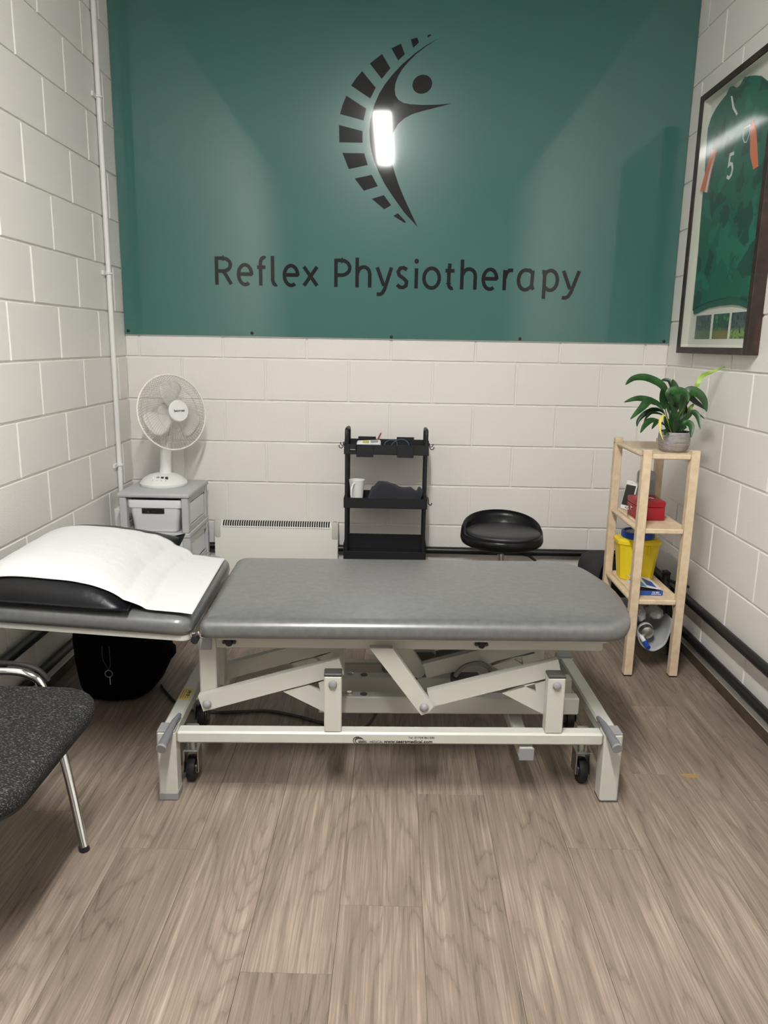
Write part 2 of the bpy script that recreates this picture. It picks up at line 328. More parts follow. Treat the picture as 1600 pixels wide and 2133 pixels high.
LET= [('R', -0.9295, -0.8316), ('e', -0.815, -0.7272), ('f', -0.7173, -0.6445), ('l', -0.6372, -0.585), ('e', -0.5744, -0.4857), ('x', -0.4736, -0.383), ('P', -0.3045, -0.2139), ('h', -0.1938, -0.1091), ('y', -0.0943, 0.0055), ('s', 0.0145, 0.0891), ('i', 0.1127, 0.1368), ('o', 0.1554, 0.2542), ('t', 0.2665, 0.336), ('h', 0.3535, 0.4412), ('e', 0.4648, 0.5529), ('r', 0.574, 0.6375), ('a', 0.648, 0.7476), ('p', 0.7691, 0.8686), ('y', 0.8741, 0.9813)]
LEAVES= [([(1.253, -0.82, 1.09), (1.214, -0.8, 1.219), (1.181, -0.815, 1.289), (1.107, -0.83, 1.324), (1.045, -0.845, 1.323), (1.008, -0.86, 1.297)], 0.0404, 'g'), ([(1.253, -0.82, 1.09), (1.208, -0.8, 1.19), (1.186, -0.82, 1.241), (1.169, -0.84, 1.285)], 0.0425, 'g'), ([(1.253, -0.82, 1.09), (1.195, -0.8, 1.194), (1.142, -0.813, 1.225), (1.075, -0.827, 1.237), (1.014, -0.84, 1.222)], 0.034, 'g'), ([(1.253, -0.82, 1.09), (1.189, -0.82, 1.191), (1.123, -0.847, 1.229), (1.08, -0.873, 1.198), (1.029, -0.9, 1.155)], 0.0361, 'g'), ([(1.253, -0.82, 1.09), (1.212, -0.78, 1.171), (1.167, -0.785, 1.188), (1.125, -0.79, 1.17), (1.097, -0.795, 1.141), (1.091, -0.8, 1.114)], 0.0234, 'd'), ([(1.253, -0.82, 1.09), (1.207, -0.8, 1.16), (1.153, -0.807, 1.177), (1.127, -0.813, 1.16), (1.113, -0.82, 1.135)], 0.0136, 'd'), ([(1.253, -0.82, 1.09), (1.199, -0.83, 1.13), (1.136, -0.853, 1.147), (1.102, -0.877, 1.129), (1.077, -0.9, 1.098)], 0.0276, 'g'), ([(1.253, -0.82, 1.09), (1.196, -0.84, 1.127), (1.161, -0.853, 1.142), (1.146, -0.867, 1.132), (1.13, -0.88, 1.113)], 0.0191, 'd'), ([(1.253, -0.82, 1.09), (1.252, -0.74, 1.249), (1.243, -0.727, 1.305), (1.221, -0.713, 1.315), (1.206, -0.7, 1.303)], 0.0191, 'd'), ([(1.253, -0.82, 1.09), (1.255, -0.78, 1.168), (1.256, -0.773, 1.226), (1.251, -0.767, 1.28), (1.241, -0.76, 1.321)], 0.0467, 'g'), ([(1.253, -0.82, 1.09), (1.23, -0.82, 1.196), (1.204, -0.845, 1.263), (1.229, -0.87, 1.275), (1.253, -0.895, 1.267), (1.26, -0.92, 1.233)], 0.0404, 'g'), ([(1.253, -0.82, 1.09), (1.265, -0.82, 1.172), (1.285, -0.83, 1.264), (1.318, -0.84, 1.267), (1.35, -0.85, 1.237), (1.364, -0.86, 1.189)], 0.0467, 'g'), ([(1.253, -0.82, 1.09), (1.277, -0.8, 1.17), (1.299, -0.8, 1.241), (1.342, -0.8, 1.221), (1.385, -0.8, 1.193)], 0.0319, 'd'), ([(1.253, -0.82, 1.09), (1.281, -0.83, 1.14), (1.306, -0.853, 1.184), (1.323, -0.877, 1.166), (1.329, -0.9, 1.119)], 0.0276, 'g'), ([(1.253, -0.82, 1.09), (1.295, -0.78, 1.143), (1.324, -0.773, 1.177), (1.355, -0.767, 1.179), (1.399, -0.76, 1.15)], 0.0149, 'd'), ([(1.253, -0.82, 1.09), (1.265, -0.86, 1.109), (1.276, -0.88, 1.14), (1.29, -0.9, 1.128), (1.286, -0.92, 1.084)], 0.0319, 'g'), ([(1.253, -0.82, 1.09), (1.228, -0.86, 1.109), (1.218, -0.88, 1.168), (1.205, -0.9, 1.212)], 0.0404, 'g'), ([(1.253, -0.82, 1.09), (1.274, -0.8, 1.111), (1.287, -0.79, 1.169), (1.303, -0.78, 1.215)], 0.0404, 'd'), ([(1.253, -0.82, 1.09), (1.235, -0.82, 1.096), (1.215, -0.82, 1.129), (1.201, -0.82, 1.17)], 0.0298, 'd'), ([(1.253, -0.82, 1.09), (1.243, -0.87, 1.095), (1.226, -0.89, 1.128), (1.212, -0.91, 1.163)], 0.0404, 'd'), ([(1.253, -0.82, 1.09), (1.206, -0.88, 1.094), (1.186, -0.9, 1.108), (1.172, -0.92, 1.092)], 0.0213, 'd'), ([(1.253, -0.82, 1.09), (1.187, -0.88, 1.167), (1.161, -0.897, 1.164), (1.152, -0.913, 1.121), (1.166, -0.93, 1.072)], 0.0119, 'y'), ([(1.253, -0.82, 1.09), (1.278, -0.8, 1.153), (1.325, -0.788, 1.27), (1.344, -0.776, 1.299), (1.365, -0.764, 1.334), (1.418, -0.752, 1.357), (1.476, -0.74, 1.378)], 0.0213, 'b'), ([(1.253, -0.82, 1.09), (1.298, -0.8, 1.162), (1.318, -0.79, 1.195), (1.338, -0.78, 1.22)], 0.0191, 'p'), ([(1.253, -0.82, 1.09), (1.231, -0.8, 1.169), (1.231, -0.79, 1.202), (1.236, -0.78, 1.228)], 0.0276, 'd'), ([(1.253, -0.82, 1.09), (1.265, -0.76, 1.175), (1.272, -0.753, 1.216), (1.298, -0.747, 1.23), (1.325, -0.74, 1.225)], 0.017, 'd'), ([(1.253, -0.82, 1.09), (1.248, -0.84, 1.103), (1.267, -0.85, 1.133), (1.276, -0.86, 1.167)], 0.034, 'g'), ([(1.253, -0.82, 1.09), (1.252, -0.82, 1.096), (1.272, -0.81, 1.137), (1.27, -0.8, 1.178)], 0.034, 'd')]
# ------------------------------------------------------------------ the room
XL, XR, ZJ, ZC, YB = -1.4235, 1.4712, 1.36, 3.36, -6.2
CW, CH, GAP = .45, .225, .011
RM = .0065                                               # how far the joints lie behind the block faces
def slab(name, *b): return struct(MB().box(*b).build(name, MORTAR))
wall_back = slab('wall_back', XL-.2, XR+.2, RM, .2, 0, ZC)
wall_left = slab('wall_left', XL-.2, XL-RM, YB, RM, 0, ZC)
wall_right = slab('wall_right', XR+RM, XR+.2, YB, RM, 0, ZC)
wall_front = struct(MB().box(XL-.2, XR+.2, YB-.2, YB, 0, ZC).build('wall_front', DIMWALL))
ceiling = struct(MB().box(XL-.2, XR+.2, YB-.2, .2, ZC, ZC+.1).build('ceiling', CEIL))
_bc = {}
def block_mesh(w, h):
    k = (round(w, 3), round(h, 3))
    if k not in _bc:
        b = .0016; m = MB()
        m.add([(0, RM+.012, 0), (w, RM+.012, 0), (w, RM+.012, h), (0, RM+.012, h), (0, b, 0), (w, b, 0), (w, b, h), (0, b, h), (b, 0, b), (w-b, 0, b), (w-b, 0, h-b), (b, 0, h-b)],
              [(8, 9, 10, 11), (4, 5, 9, 8), (5, 6, 10, 9), (6, 7, 11, 10), (7, 4, 8, 11), (0, 1, 5, 4), (1, 2, 6, 5), (2, 3, 7, 6), (3, 0, 4, 7)])
        _bc[k] = m.mesh('block', WALL, angle=15)
    return _bc[k]
def block(parent, w, h, loc, rz):
    o = bpy.data.objects.new('block', block_mesh(w, h)); COL.objects.link(o); o.parent = parent; o.location = loc; o.rotation_euler = (0, 0, rz)
def courses(c0, c1):
    for c in range(c0, c1+1): yield c, ZJ+CH*c+GAP/2, min(CH-GAP, ZC-.004-(ZJ+CH*c+GAP/2))
for c, z, h in courses(-6, 0):
    x = XL; nx = (math.floor((XL-(0 if c % 2 == 0 else .225))/CW)+1)*CW+(0 if c % 2 == 0 else .225)
    while x < XR-.001:
        x1 = min(nx, XR); a = x+(GAP/2 if x > XL else .002); b = x1-(GAP/2 if x1 < XR else .002)
        if b-a > .012: block(wall_back, b-a, h, (a, random.uniform(-.0006, .0006), z), 0)
        x = x1; nx += CW
for par, wl, offs in ((wall_left, 'L', (.3597, .5794)), (wall_right, 'R', (.352, .5771))):
    for c, z, h in courses(-6, 8):
        y = 0.0; ny = offs[c % 2]-CW*(1 if offs[c % 2] > CW else 0)
        if ny < .03: ny += CW
        while y < 3.3:
            y1 = ny; a = y+(GAP/2 if y > 0 else .002); b = y1-GAP/2; d = random.uniform(-.0006, .0006)
            if b-a > .012:
                if wl == 'L': block(par, b-a, h, (XL+d, -b, z), PI/2)
                else: block(par, b-a, h, (XR+d, -a, z), -PI/2)
            y = y1; ny += CW
# floor of separate planks
floor = struct(MB().box(XL-.2, XR+.2, YB-.2, .2, -.08, -.0035).build('floor', SUBFLOOR))
PW, PL, PG = .219, 1.25, .0007
seams = {0: -2.43, -3: -2.22, 3: -2.17, 4: -1.753, 5: -1.231, 1: -1.907, -1: -1.41, 2: -1.55, -2: -1.87, -4: -1.65, -5: -2.05, -6: -1.2, 6: -1.9, -7: -1.5}
_pm = {}
def plank_mesh(w, l):
    k = (round(w, 3), round(l, 3))
    if k not in _pm: _pm[k] = MB().box(0, w, 0, l, -.006, 0, .0005).mesh('plank', FLOOR, angle=15)
    return _pm[k]
for k in range(-8, 8):
    x0 = max(.127+PW*(k-1), XL); x1 = min(.127+PW*k, XR)
    if x1-x0 < .004: continue
    s = seams.get(k, -1.7); y = s-PL*4
    while y < 0:
        a, b = max(y, YB), min(y+PL, 0.0)
        if b-a > .01:
            o = bpy.data.objects.new('plank', plank_mesh(x1-x0-PG, b-a-PG)); COL.objects.link(o); o.parent = floor; o.location = (x0+PG/2, a+PG/2, 0)
        y += PL
# faint mustard stain worn into one plank end
st = MB().prism([(.030*math.cos(t)*(1+.25*math.sin(3*t)), .016*math.sin(t)*(1+.2*math.cos(2*t))) for t in [i*PI/12 for i in range(24)]], lambda a, b, t: (1.083+a, -1.757+b, t), .00005, .0003)
st.build('stain', mat('mustard_stain', S(150, 122, 74), .7), floor)
# skirtings
for name, xa, xb in (('baseboard_left', XL+.0005, XL+.018), ('baseboard_right', XR-.018, XR-.0005)):
    o = struct(MB().box(xa, xb, -4.4, 0, .0005, .050, .002).build(name, SKIRT)); s = 1 if xa < 0 else -1
    MB().box(xa-.0004 if xa < 0 else xa-.003, xb+.003 if xa < 0 else xb+.0004, -4.4, 0, .0505, .058, .0015).build('ledge', MORTAR, o)
struct(MB().box(XL+.03, XR-.03, -.018, -.0005, .0005, .058, .002).build('baseboard_back', SKIRT))
# black heating pipes running round the room: one run of pipe each, with brackets
def pipe_run(label, z, zb, r, inset):
    t = thing('heating_pipe', label, 'pipe', (0, 0, z))
    xl, xr, yb = XL+inset, XR-inset, -inset
    path = [(xl, -4.4, z), (xl, -.16, z), (xl, -.12, z+(zb-z)*.2), (xl, -.075, zb-(zb-z)*.2), (xl+.004, yb-.025, zb), (xl+.020, yb-.006, zb), (xl+.05, yb, zb)]
    path += [(xr-.05, yb, zb), (xr-.020, yb-.006, zb), (xr-.004, yb-.025, zb), (xr, -.075, zb-(zb-z)*.2), (xr, -.12, z+(zb-z)*.2), (xr, -.16, z), (xr, -4.4, z)]
    MB().tube(path, r, 16).build('pipe', PIPE, t)
    for y in (-.55, -1.9, -3.2):
        for x, wx in ((xl, XL), (xr, XR)): MB().box(min(x, wx), max(x, wx), y-.012, y+.012, z-.006, z+.006, .001).build('bracket', PIPE, t)
    for x in (-.55, .42): MB().box(x-.012, x+.012, yb, -.0005, zb-.006, zb+.006, .001).build('bracket', PIPE, t)
pipe_run('thick black upper heating pipe running along the walls at shin height', .284, .325, .0205, .031)
pipe_run('black lower heating pipe running just above the skirting', .120, .135, .0205, .031)
# white conduit with clips on the left wall
t = thing('conduit', 'thin white vertical conduit clipped to the left block wall beside the teal sign', 'conduit', (XL+.016, -.235, .55))
MB().cyl((XL+.016, -.235, .5885), (XL+.016, -.235, ZC-.002), .0125, n=16).build('tube', WHITE, t)
for z in (2.57, 1.767, .808):
    m = MB(); m.tube([(XL+.016+.0145*math.cos(a), -.235+.0145*math.sin(a), z) for a in [i*PI/8 for i in range(16)]], .006, 6, closed=True)
    m.box(XL+.0005, XL+.012, -.292, -.235, z-.011, z+.011, .002).build('clip', WHITE, t)
o = MB().box(XL+.0005, XL+.034, -.31, -.19, .47, .588, .004).build('socket_box', WHITE); origin_to(o, (XL, -.25, .47))
tag(o, 'white plastic socket box low on the left wall behind the drawers', 'socket box')
# ceiling batten
t = thing('ceiling_light', 'long white fluorescent batten on the ceiling above the couch', 'ceiling light', (-.13, -3.6, ZC))
MB().box(-.205, -.055, -4.5615, -2.6585, ZC-.035, ZC-.0005, .004).build('housing', WHITE, t)
MB().box(-.20, -.06, -4.56, -2.66, ZC-.062, ZC-.0355, .012, seg=2).build('diffuser', LAMP, t)
for y in (-4.57, -2.65): MB().box(-.206, -.054, y-.009, y+.008, ZC-.066, ZC-.0005, .004).build('end_cap', WHITE, t)

# ------------------------------------------------------------------ teal sign
sign = thing('wall_sign', 'large glossy teal sign with black spine figure and lettering covering the upper back wall', 'sign', (.024, -.010, 1.476))
MB().box(XL+.003, XR-.003, -.010, -.0010, 1.476, 3.30, .0008).build('panel', SIGN, sign)
MB().box(XL+.003, XR-.003, -.0108, -.0008, 1.4735, 1.4757, .0004).build('edge_trim', mat('bright_edge', (.75, .76, .75, 1), .3, metal=.7), sign)
flat = lambda a, b, t: (a, -.0102-t, b)
for s_ in SEGS: MB().prism(s_, flat, 0, .0009).build('spine_segment', VINYL, sign)
MB().prism(FIG, flat, 0, .0009).build('figure_body', VINYL, sign)
MB().prism(HEAD, flat, 0, .0009).build('figure_head', VINYL, sign)
for x, z in ((-1.402, 1.494), (-.741, 1.493), (0, 1.4865), (.681, 1.4875), (1.441, 1.488)):
    MB().lathe([(.0001, .005), (.005, .0046), (.0078, .003), (.0086, 0)], (x, -.0102, z), 16, Matrix.Rotation(PI/2, 3, 'X')).build('screw_cap', RUBBER, sign)
E_ = lambda cx, cy, rx, ry, a0, a1, n=18: [(cx+rx*math.cos(math.radians(a0+(a1-a0)*i/n)), cy+ry*math.sin(math.radians(a0+(a1-a0)*i/n))) for i in range(n+1)]
XH = .74
def glyph(c):                     # centre lines in units of cap height; x from 0 to 1 across the letter
    h = .06
    if c == 'R': return [[(0, -h), (0, 1.004)], [(0, .94), (.42, .94)]+E_(.42, .70, .50, .24, 90, -90)+[(0, .46)], [(.42, .46), (.56, .36), (.72, .2), (.96, -.03)]]
    if c == 'P': return [[(0, -h), (0, 1.004)], [(0, .94), (.40, .94)]+E_(.40, .665, .60, .275, 90, -90)+[(0, .39)]]
    if c == 'e': return [E_(.5, .34, .5, .37, -1, 305, 30), [(.02, .36), (1.04, .36)]]
    if c == 'o': return [E_(.5, .34, .5, .37, 0, 360, 34)]
    if c == 'f': return [[(.34, -h), (.34, .76)]+E_(.66, .78, .32, .21, 180, 62, 12), [(.0, .63), (.82, .63)]]
    if c == 'l': return [[(.04, 1.06), (.04, .18)]+E_(.52, .17, .46, .19, 180, 290, 12)]
    if c == 'x': return [[(.02, .68), (.98, -.03)], [(.98, .68), (.02, -.03)]]
    if c == 'h': return [[(0, 1.06), (0, -h)], [(0, .46), (.16, .62)]+E_(.52, .44, .48, .27, 120, 0, 14)+[(1, -h)]]
    if c == 'y': return [[(.06, .71), (.5, .02)], [(.98, .71), (.56, -.10), (.42, -.25), (.26, -.31), (.05, -.30)]]
    if c == 's': return [[(.92, .64), (.62, .71), (.30, .69), (.10, .56), (.20, .43), (.62, .31), (.90, .20), (.86, .04), (.60, -.03), (.28, -.02), (.02, .07)]]
    if c == 'i': return [[(.5, .70), (.5, -h)]]
    if c == 't': return [[(.44, .90), (.36, .56), (.36, .16)]+E_(.70, .16, .34, .19, 180, 290, 12), [(0, .63), (.92, .63)]]
    if c == 'r': return [[(.03, .70), (.03, -h)], [(.05, .40), (.25, .60), (.55, .69), (.98, .69)]]
    if c == 'a': return [[(.86, .60), (.70, .70)]+E_(.44, .34, .44, .37, 75, 300, 26)+[(.82, .10)], [(.90, .70), (.86, .16), (.90, .05), (1.0, -.01)]]
    if c == 'p': return [[(.0, .66), (.10, .66), (.17, .52), (.17, -.36)], [(.17, .54), (.30, .66)]+E_(.56, .34, .44, .37, 110, -120, 26)+[(.17, .10)]]
def ribbon(m, pts, wd, fn):
    P = [Vector((a, b)) for a, b in pts]; k = len(P); L_, R_ = [], []
    for i in range(k):
        d0 = (P[i]-P[i-1]).normalized() if i > 0 else (P[1]-P[0]).normalized()
        d1 = (P[i+1]-P[i]).normalized() if i < k-1 else d0
        n = Vector((-(d0+d1).y, (d0+d1).x)).normalized(); sc = 1/max(.55, n.dot(Vector((-d0.y, d0.x))))
        L_.append(P[i]+n*wd/2*sc); R_.append(P[i]-n*wd/2*sc)
    for i in range(k-1):
        m.prism([tuple(L_[i]), tuple(L_[i+1]), tuple(R_[i+1]), tuple(R_[i])], fn, 0, .0009)
ZB, CAPH, SW = 1.7415+.004, .1335, .0186
for ch, xa, xb in LET:
    m = MB(); base = ZB-.004*((xa+.9)/1.5)*.9
    if ch == 'i': pass
    for k_, st_ in enumerate(glyph(ch)):
        pts = [(xa+SW/2+(xb-xa-SW)*a, base+b*CAPH) for a, b in st_]
        ribbon(m, pts, SW, lambda a, b, t: flat(a, b, t*(1+.35*k_)))
    if ch == 'i': m.prism(E_((xa+xb)/2, base+.965*CAPH, .0118, .0125, 0, 345, 16), flat, 0, .0009)
    m.build('letter', VINYL, sign)

# ------------------------------------------------------------------ framed shirt on the right wall
FX, FY0, FY1, FZ0, FZ1 = 1.420, -.2625, -1.045, 1.431, 2.597
fr = thing('picture_frame', 'deep dark-stained box frame holding a green sports shirt on the right wall', 'picture frame', (XR, (FY0+FY1)/2, FZ0))
bw = .036
def fbox(name, y0, y1, z0, z1, x0=FX, x1=XR-.0006, mt=DARKWOOD): return MB().box(x0, x1, min(y0, y1), max(y0, y1), z0, z1, .0015).build(name, mt, fr)
fbox('frame_side', FY0, FY0-bw, FZ0, FZ1); fbox('frame_side', FY1+bw, FY1, FZ0, FZ1)
fbox('frame_rail', FY0-bw, FY1+bw, FZ0, FZ0+bw*.8); fbox('frame_rail', FY0-bw, FY1+bw, FZ1-bw*.8, FZ1)
iy0, iy1, iz0, iz1 = FY0-bw, FY1+bw, FZ0+bw*.8, FZ1-bw*.8
MB().box(1.460, 1.463, iy1, iy0, iz0, iz1).build('backing_board', MOUNT, fr)
m = MB(); m.box(1.4265, 1.460, iy0-.003, iy0, iz0, iz1).box(1.4265, 1.460, iy1, iy1+.003, iz0, iz1).box(1.4265, 1.460, iy1, iy0, iz0, iz0+.003).box(1.4265, 1.460, iy1, iy0, iz1-.003, iz1)
m.build('spacer', MOUNT, fr)
MB().box(1.4238, 1.4258, iy1, iy0, iz0, iz1).build('glass', GLASS, fr)
fn = lambda a, b, t: (1.4598-t, a, b)
shirt = [(-.353, 1.632), (-.352, 1.766), (-.351, 1.898), (-.340, 2.03), (-.335, 2.15), (-.335, 2.24), (-.322, 2.35), (-.317, 2.452), (-.345, 2.487), (-.392, 2.514), (-.46, 2.533), (-.525, 2.545), (-.56, 2.538), (-.60, 2.523), (-.64, 2.522), (-.675, 2.538), (-.705, 2.549), (-.76, 2.535), (-.812, 2.517), (-.886, 2.472), (-.93, 2.41), (-.95, 2.30), (-.95, 2.10), (-.945, 1.90), (-.945, 1.64), (-.921, 1.650), (-.85, 1.664), (-.774, 1.672), (-.639, 1.669), (-.53, 1.663), (-.457, 1.654), (-.40, 1.643)]
body = MB().prism(shirt, fn, .0006, .012).build('shirt', SHIRT, fr)
hem = [(-.353, 1.632), (-.40, 1.643), (-.457, 1.654), (-.53, 1.663), (-.639, 1.669), (-.774, 1.672), (-.85, 1.664), (-.921, 1.650), (-.945, 1.64), (-.93, 1.618), (-.86, 1.632), (-.783, 1.639), (-.647, 1.641), (-.521, 1.636), (-.42, 1.622), (-.365, 1.614)]
MB().prism(hem, fn, .0006, .0085).build('hem', SHIRTD, fr)
MB().prism([(-.310, 2.179), (-.397, 2.156), (-.415, 2.23), (-.455, 2.317), (-.403, 2.342), (-.355, 2.26)], fn, .0122, .0165).build('cuff', ORANGE, fr)
MB().prism([(-.375, 2.162), (-.397, 2.156), (-.415, 2.23), (-.445, 2.30), (-.40, 2.24)], fn, .0166, .0175).build('cuff_lining', WHITECLOTH, fr)
MB().prism([(-.812, 2.357), (-.847, 2.306), (-.902, 2.162), (-.869, 2.157), (-.823, 2.221), (-.796, 2.325)], fn, .0122, .0165).build('cuff', ORANGE, fr)
m = MB(); m.tube([(1.4478, p.x, p.y) for p in spline([(-.515, 2.527, 0), (-.548, 2.549, 0), (-.60, 2.528, 0), (-.65, 2.526, 0), (-.69, 2.546, 0)], 5)], .009, 8).build('collar', SHIRTD, fr)
MB().prism([(-.552, 2.518), (-.566, 2.515), (-.60, 2.463), (-.645, 2.424), (-.634, 2.42), (-.585, 2.46)], fn, .0122, .0135).build('neck_stripe', WHITECLOTH, fr)
m = MB(); C5 = [(-.650, 2.268), (-.612, 2.270), (-.607, 2.228), (-.622, 2.232), (-.642, 2.226), (-.652, 2.205), (-.646, 2.184), (-.625, 2.174), (-.600, 2.184)]
ribbon(m, C5, .0135, lambda a, b, t: (1.4598-.0124-t, a, b)); m.build('number_five', WHITECLOTH, fr)
m = MB(); ribbon(m, [(-.725, 2.345), (-.725, 2.31), (-.745, 2.288), (-.765, 2.285), (-.785, 2.31), (-.785, 2.345), (-.725, 2.345)], .004, lambda a, b, t: (1.4598-.0124-t, a, b)); m.build('crest', WHITECLOTH, fr)
sig = MB(); rs = random.Random(5)                       # pen scribbles signed across the shirt
for i in range(16):
    y = rs.uniform(-.9, -.40); z = rs.uniform(1.75, 2.15); pts = []
    for k in range(7): pts.append((y-k*.011+rs.uniform(-.006, .006), z+rs.uniform(-.022, .022)))
    ribbon(sig, pts, .0022, lambda a, b, t: (1.4598-.0122-t*.4, a, b))
o = sig.build('signatures', VINYL, fr); o['kind'] = 'stuff'
PH = [photo_mat('snapshot_dark', S(58, 68, 72), S(92, 112, 62), S(112, 110, 102)), photo_mat('snapshot_green', S(38, 66, 60), S(130, 112, 50), S(64, 140, 66)), photo_mat('snapshot_pitch', S(84, 88, 98), S(132, 160, 74), S(40, 48, 56))]
for i, (a, b) in enumerate(((-.386, -.562), (-.591, -.757), (-.782, -.945))):
    o = MB().box(1.4583, 1.4597, b, a, 1.498, 1.606).build('snapshot', PH[i], fr)
    o.data.transform(Matrix.Translation((0, 0, -(1.498-FZ0)))); o.location.z += 1.498-FZ0
# ------------------------------------------------------------------ treatment couch (own coordinates: u along, v back, z up)
COUCH_AT, COUCH_ROT = (-.707, -1.98, 0), math.radians(2.0)
couch = thing('treatment_couch', 'grey upholstered two-section physiotherapy couch on a cream steel lifting base', 'treatment couch', COUCH_AT, local=True, rotz=COUCH_ROT)
def cb(name, mt, *b, bev=.004): return MB().box(*b, bev).build(name, mt, couch)
DEP = .68
for u0, capz, cm in ((0, .028, GREYCAP), (1.43, .007, DKCAP)):
    for v0 in (0, DEP-.06):
        lg = cb('leg', CREAM, u0, u0+.06, v0, v0+.06, .002, .2395, bev=.005)
        e = .0015
        MB().box(u0-e, u0+.06+e, v0-e, v0+.06+e, 0, capz, .003).build('foot_cap', cm, lg)
        MB().box(u0+.001, u0+.059, v0+.001, v0+.059, .2397, .2435, .0015).build('top_cap', GREYCAP, lg)
cb('front_bar', CREAM, .0605, 1.4295, .008, .056, .197, .238, bev=.006)
cb('rear_bar', CREAM, .0605, 1.4295, DEP-.056, DEP-.012, .155, .208, bev=.006)
for u0 in (.006, 1.436): cb('end_bar', CREAM, u0, u0+.05, .0605, DEP-.0605, .193, .2375, bev=.006)
for v0, z0_ in ((.20, .206), (.3065, .2295)):
    cb('inner_beam', CREAM, .50, 1.40, v0, v0+.045, z0_, z0_+.062)
    for u_ in (.605, .655):
        MB().lathe([(.013, 0), (.013, .006), (.009, .009)] if u_ < .63 else [(.013, 0), (.013, .002)], (u_, v0+.022, z0_+.0622), 8).build('bolt', CHROME if u_ < .63 else DKCAP, couch)
cb('cross_bar', CREAM, 1.16, 1.206, .01, .60, .146, .188)
MB().box(1.159, 1.207, .004, .0098, .145, .189, .002).build('end_plug', GREYCAP, couch)
def side(sgn):                                           # one scissor side; sgn 0 front, 1 rear (mirrored)
    V = (lambda v: v) if sgn == 0 else (lambda v: .362-v)
    def vb(v0, v1): a, b = V(v0), V(v1); return min(a, b), max(a, b)
    zf = 0 if sgn == 0 else .055
    for u0 in (.530, 1.239):
        p = cb('post', CREAM, u0, u0+.055, *vb(.010, .0545), .2385+zf, .428, bev=.003)
        MB().box(u0-.0005, u0+.0555, *vb(.0095, .055), .4285, .438, .002).build('post_cap', DKCAP, p)
        MB().lathe([(.0135, 0), (.0135, .004), (.010, .010), (.004, .0125)], (u0+.0275, V(.010), .404), 14, Matrix.Rotation(PI/2 if sgn == 0 else -PI/2, 3, 'X')).build('bolt_cap', GREYCAP, p)
    vz0, vz1 = vb(.058, .086)
    for (ua, za), (ub, zb) in (((.130, .309), (.583, .442)), ((.868, .331), (1.285, .446))):
        d = Vector((ub-ua, 0, zb-za)).normalized(); n = Vector((-d.z, 0, d.x))*.0275
        pts = [Vector((ua, 0, za))-n, Vector((ub, 0, zb))-n, Vector((ub, 0, zb))+n, Vector((ua, 0, za))+n]
        m = MB(); m.prism([(p.x, p.z) for p in pts], lambda a, b, t: (a, t, b), vz0, vz1)
        a_ = m.build('lift_arm', CREAM, couch, angle=30)
        # gusset with its triangular opening
    g0, g1 = vb(.062, .082)
    for du, hole in ((0, [(.473, .380), (.509, .385), (.515, .352)]), (.709, [(.459, .382), (.499, .389), (.506, .356)])):
        A, B, Cc = (.395, .352), (.533, .279), (.545, .400); h = hole
        m = MB()
        for q in ([A, B, h[2], h[0]], [B, Cc, h[1], h[2]], [Cc, A, h[0], h[1]]):
            m.prism([(a+du, b) for a, b in q], lambda a, b, t: (a, t, b), g0, g1)
        m.build('gusset', CREAM, couch, angle=30)
    # lower pivot bolt of the left arm
    rot = Matrix.Rotation(PI/2 if sgn == 0 else -PI/2, 3, 'X')
    MB().lathe([(.0145, 0), (.0145, .004), (.010, .011), (.004, .0135)], (.151, V(.058), .309), 14, rot).build('bolt_cap', GREYCAP, couch)
    # slanting strut to the top frame
    s0, s1 = vb(.030, .0565); pts = [(.672, .517), (.744, .517), (.879, .319), (.862, .296), (.841, .289)]
    MB().prism(pts, lambda a, b, t: (a, t, b), s0, s1).build('strut', CREAM, couch, angle=30)
    MB().lathe([(.0145, 0), (.0145, .004), (.010, .011), (.004, .0135)], (.849, V(.030), .317), 14, rot).build('bolt_cap', GREYCAP, couch)
    # column and top rail
    cb('column', CREAM, .123, .178, *vb(.0875, .14), .296, .535)
    cb('side_rail', CREAM, .1785, 1.428, *vb(.088, .126), .489, .527)
    for u_ in (.223, 1.032):
        k = MB().lathe([(.0115, 0), (.0125, .012), (.011, .016)], (u_, V(.088), .512), 16, rot).build('knob', RUBBER, couch)
        for s_ in (-1, 1): MB().lathe([(.0055, 0), (.006, .009), (.004, .011)], (u_+s_*.0165, V(.088), .512), 10, rot).build('wing', DKCAP, k)
side(0); side(1)
cb('far_rail', CREAM, .1785, 1.428, .52, .56, .489, .527)
cb('end_rail', CREAM, 1.39, 1.4275, .2745, .5195, .489, .527); cb('end_rail', CREAM, .18, .215, .2745, .5195, .49, .527)
MB().tube([(.105, .02, .566), (.158, .02, .558), (.158, DEP-.02, .558)], .010, 10).build('hinge_rod', CHROME, couch)
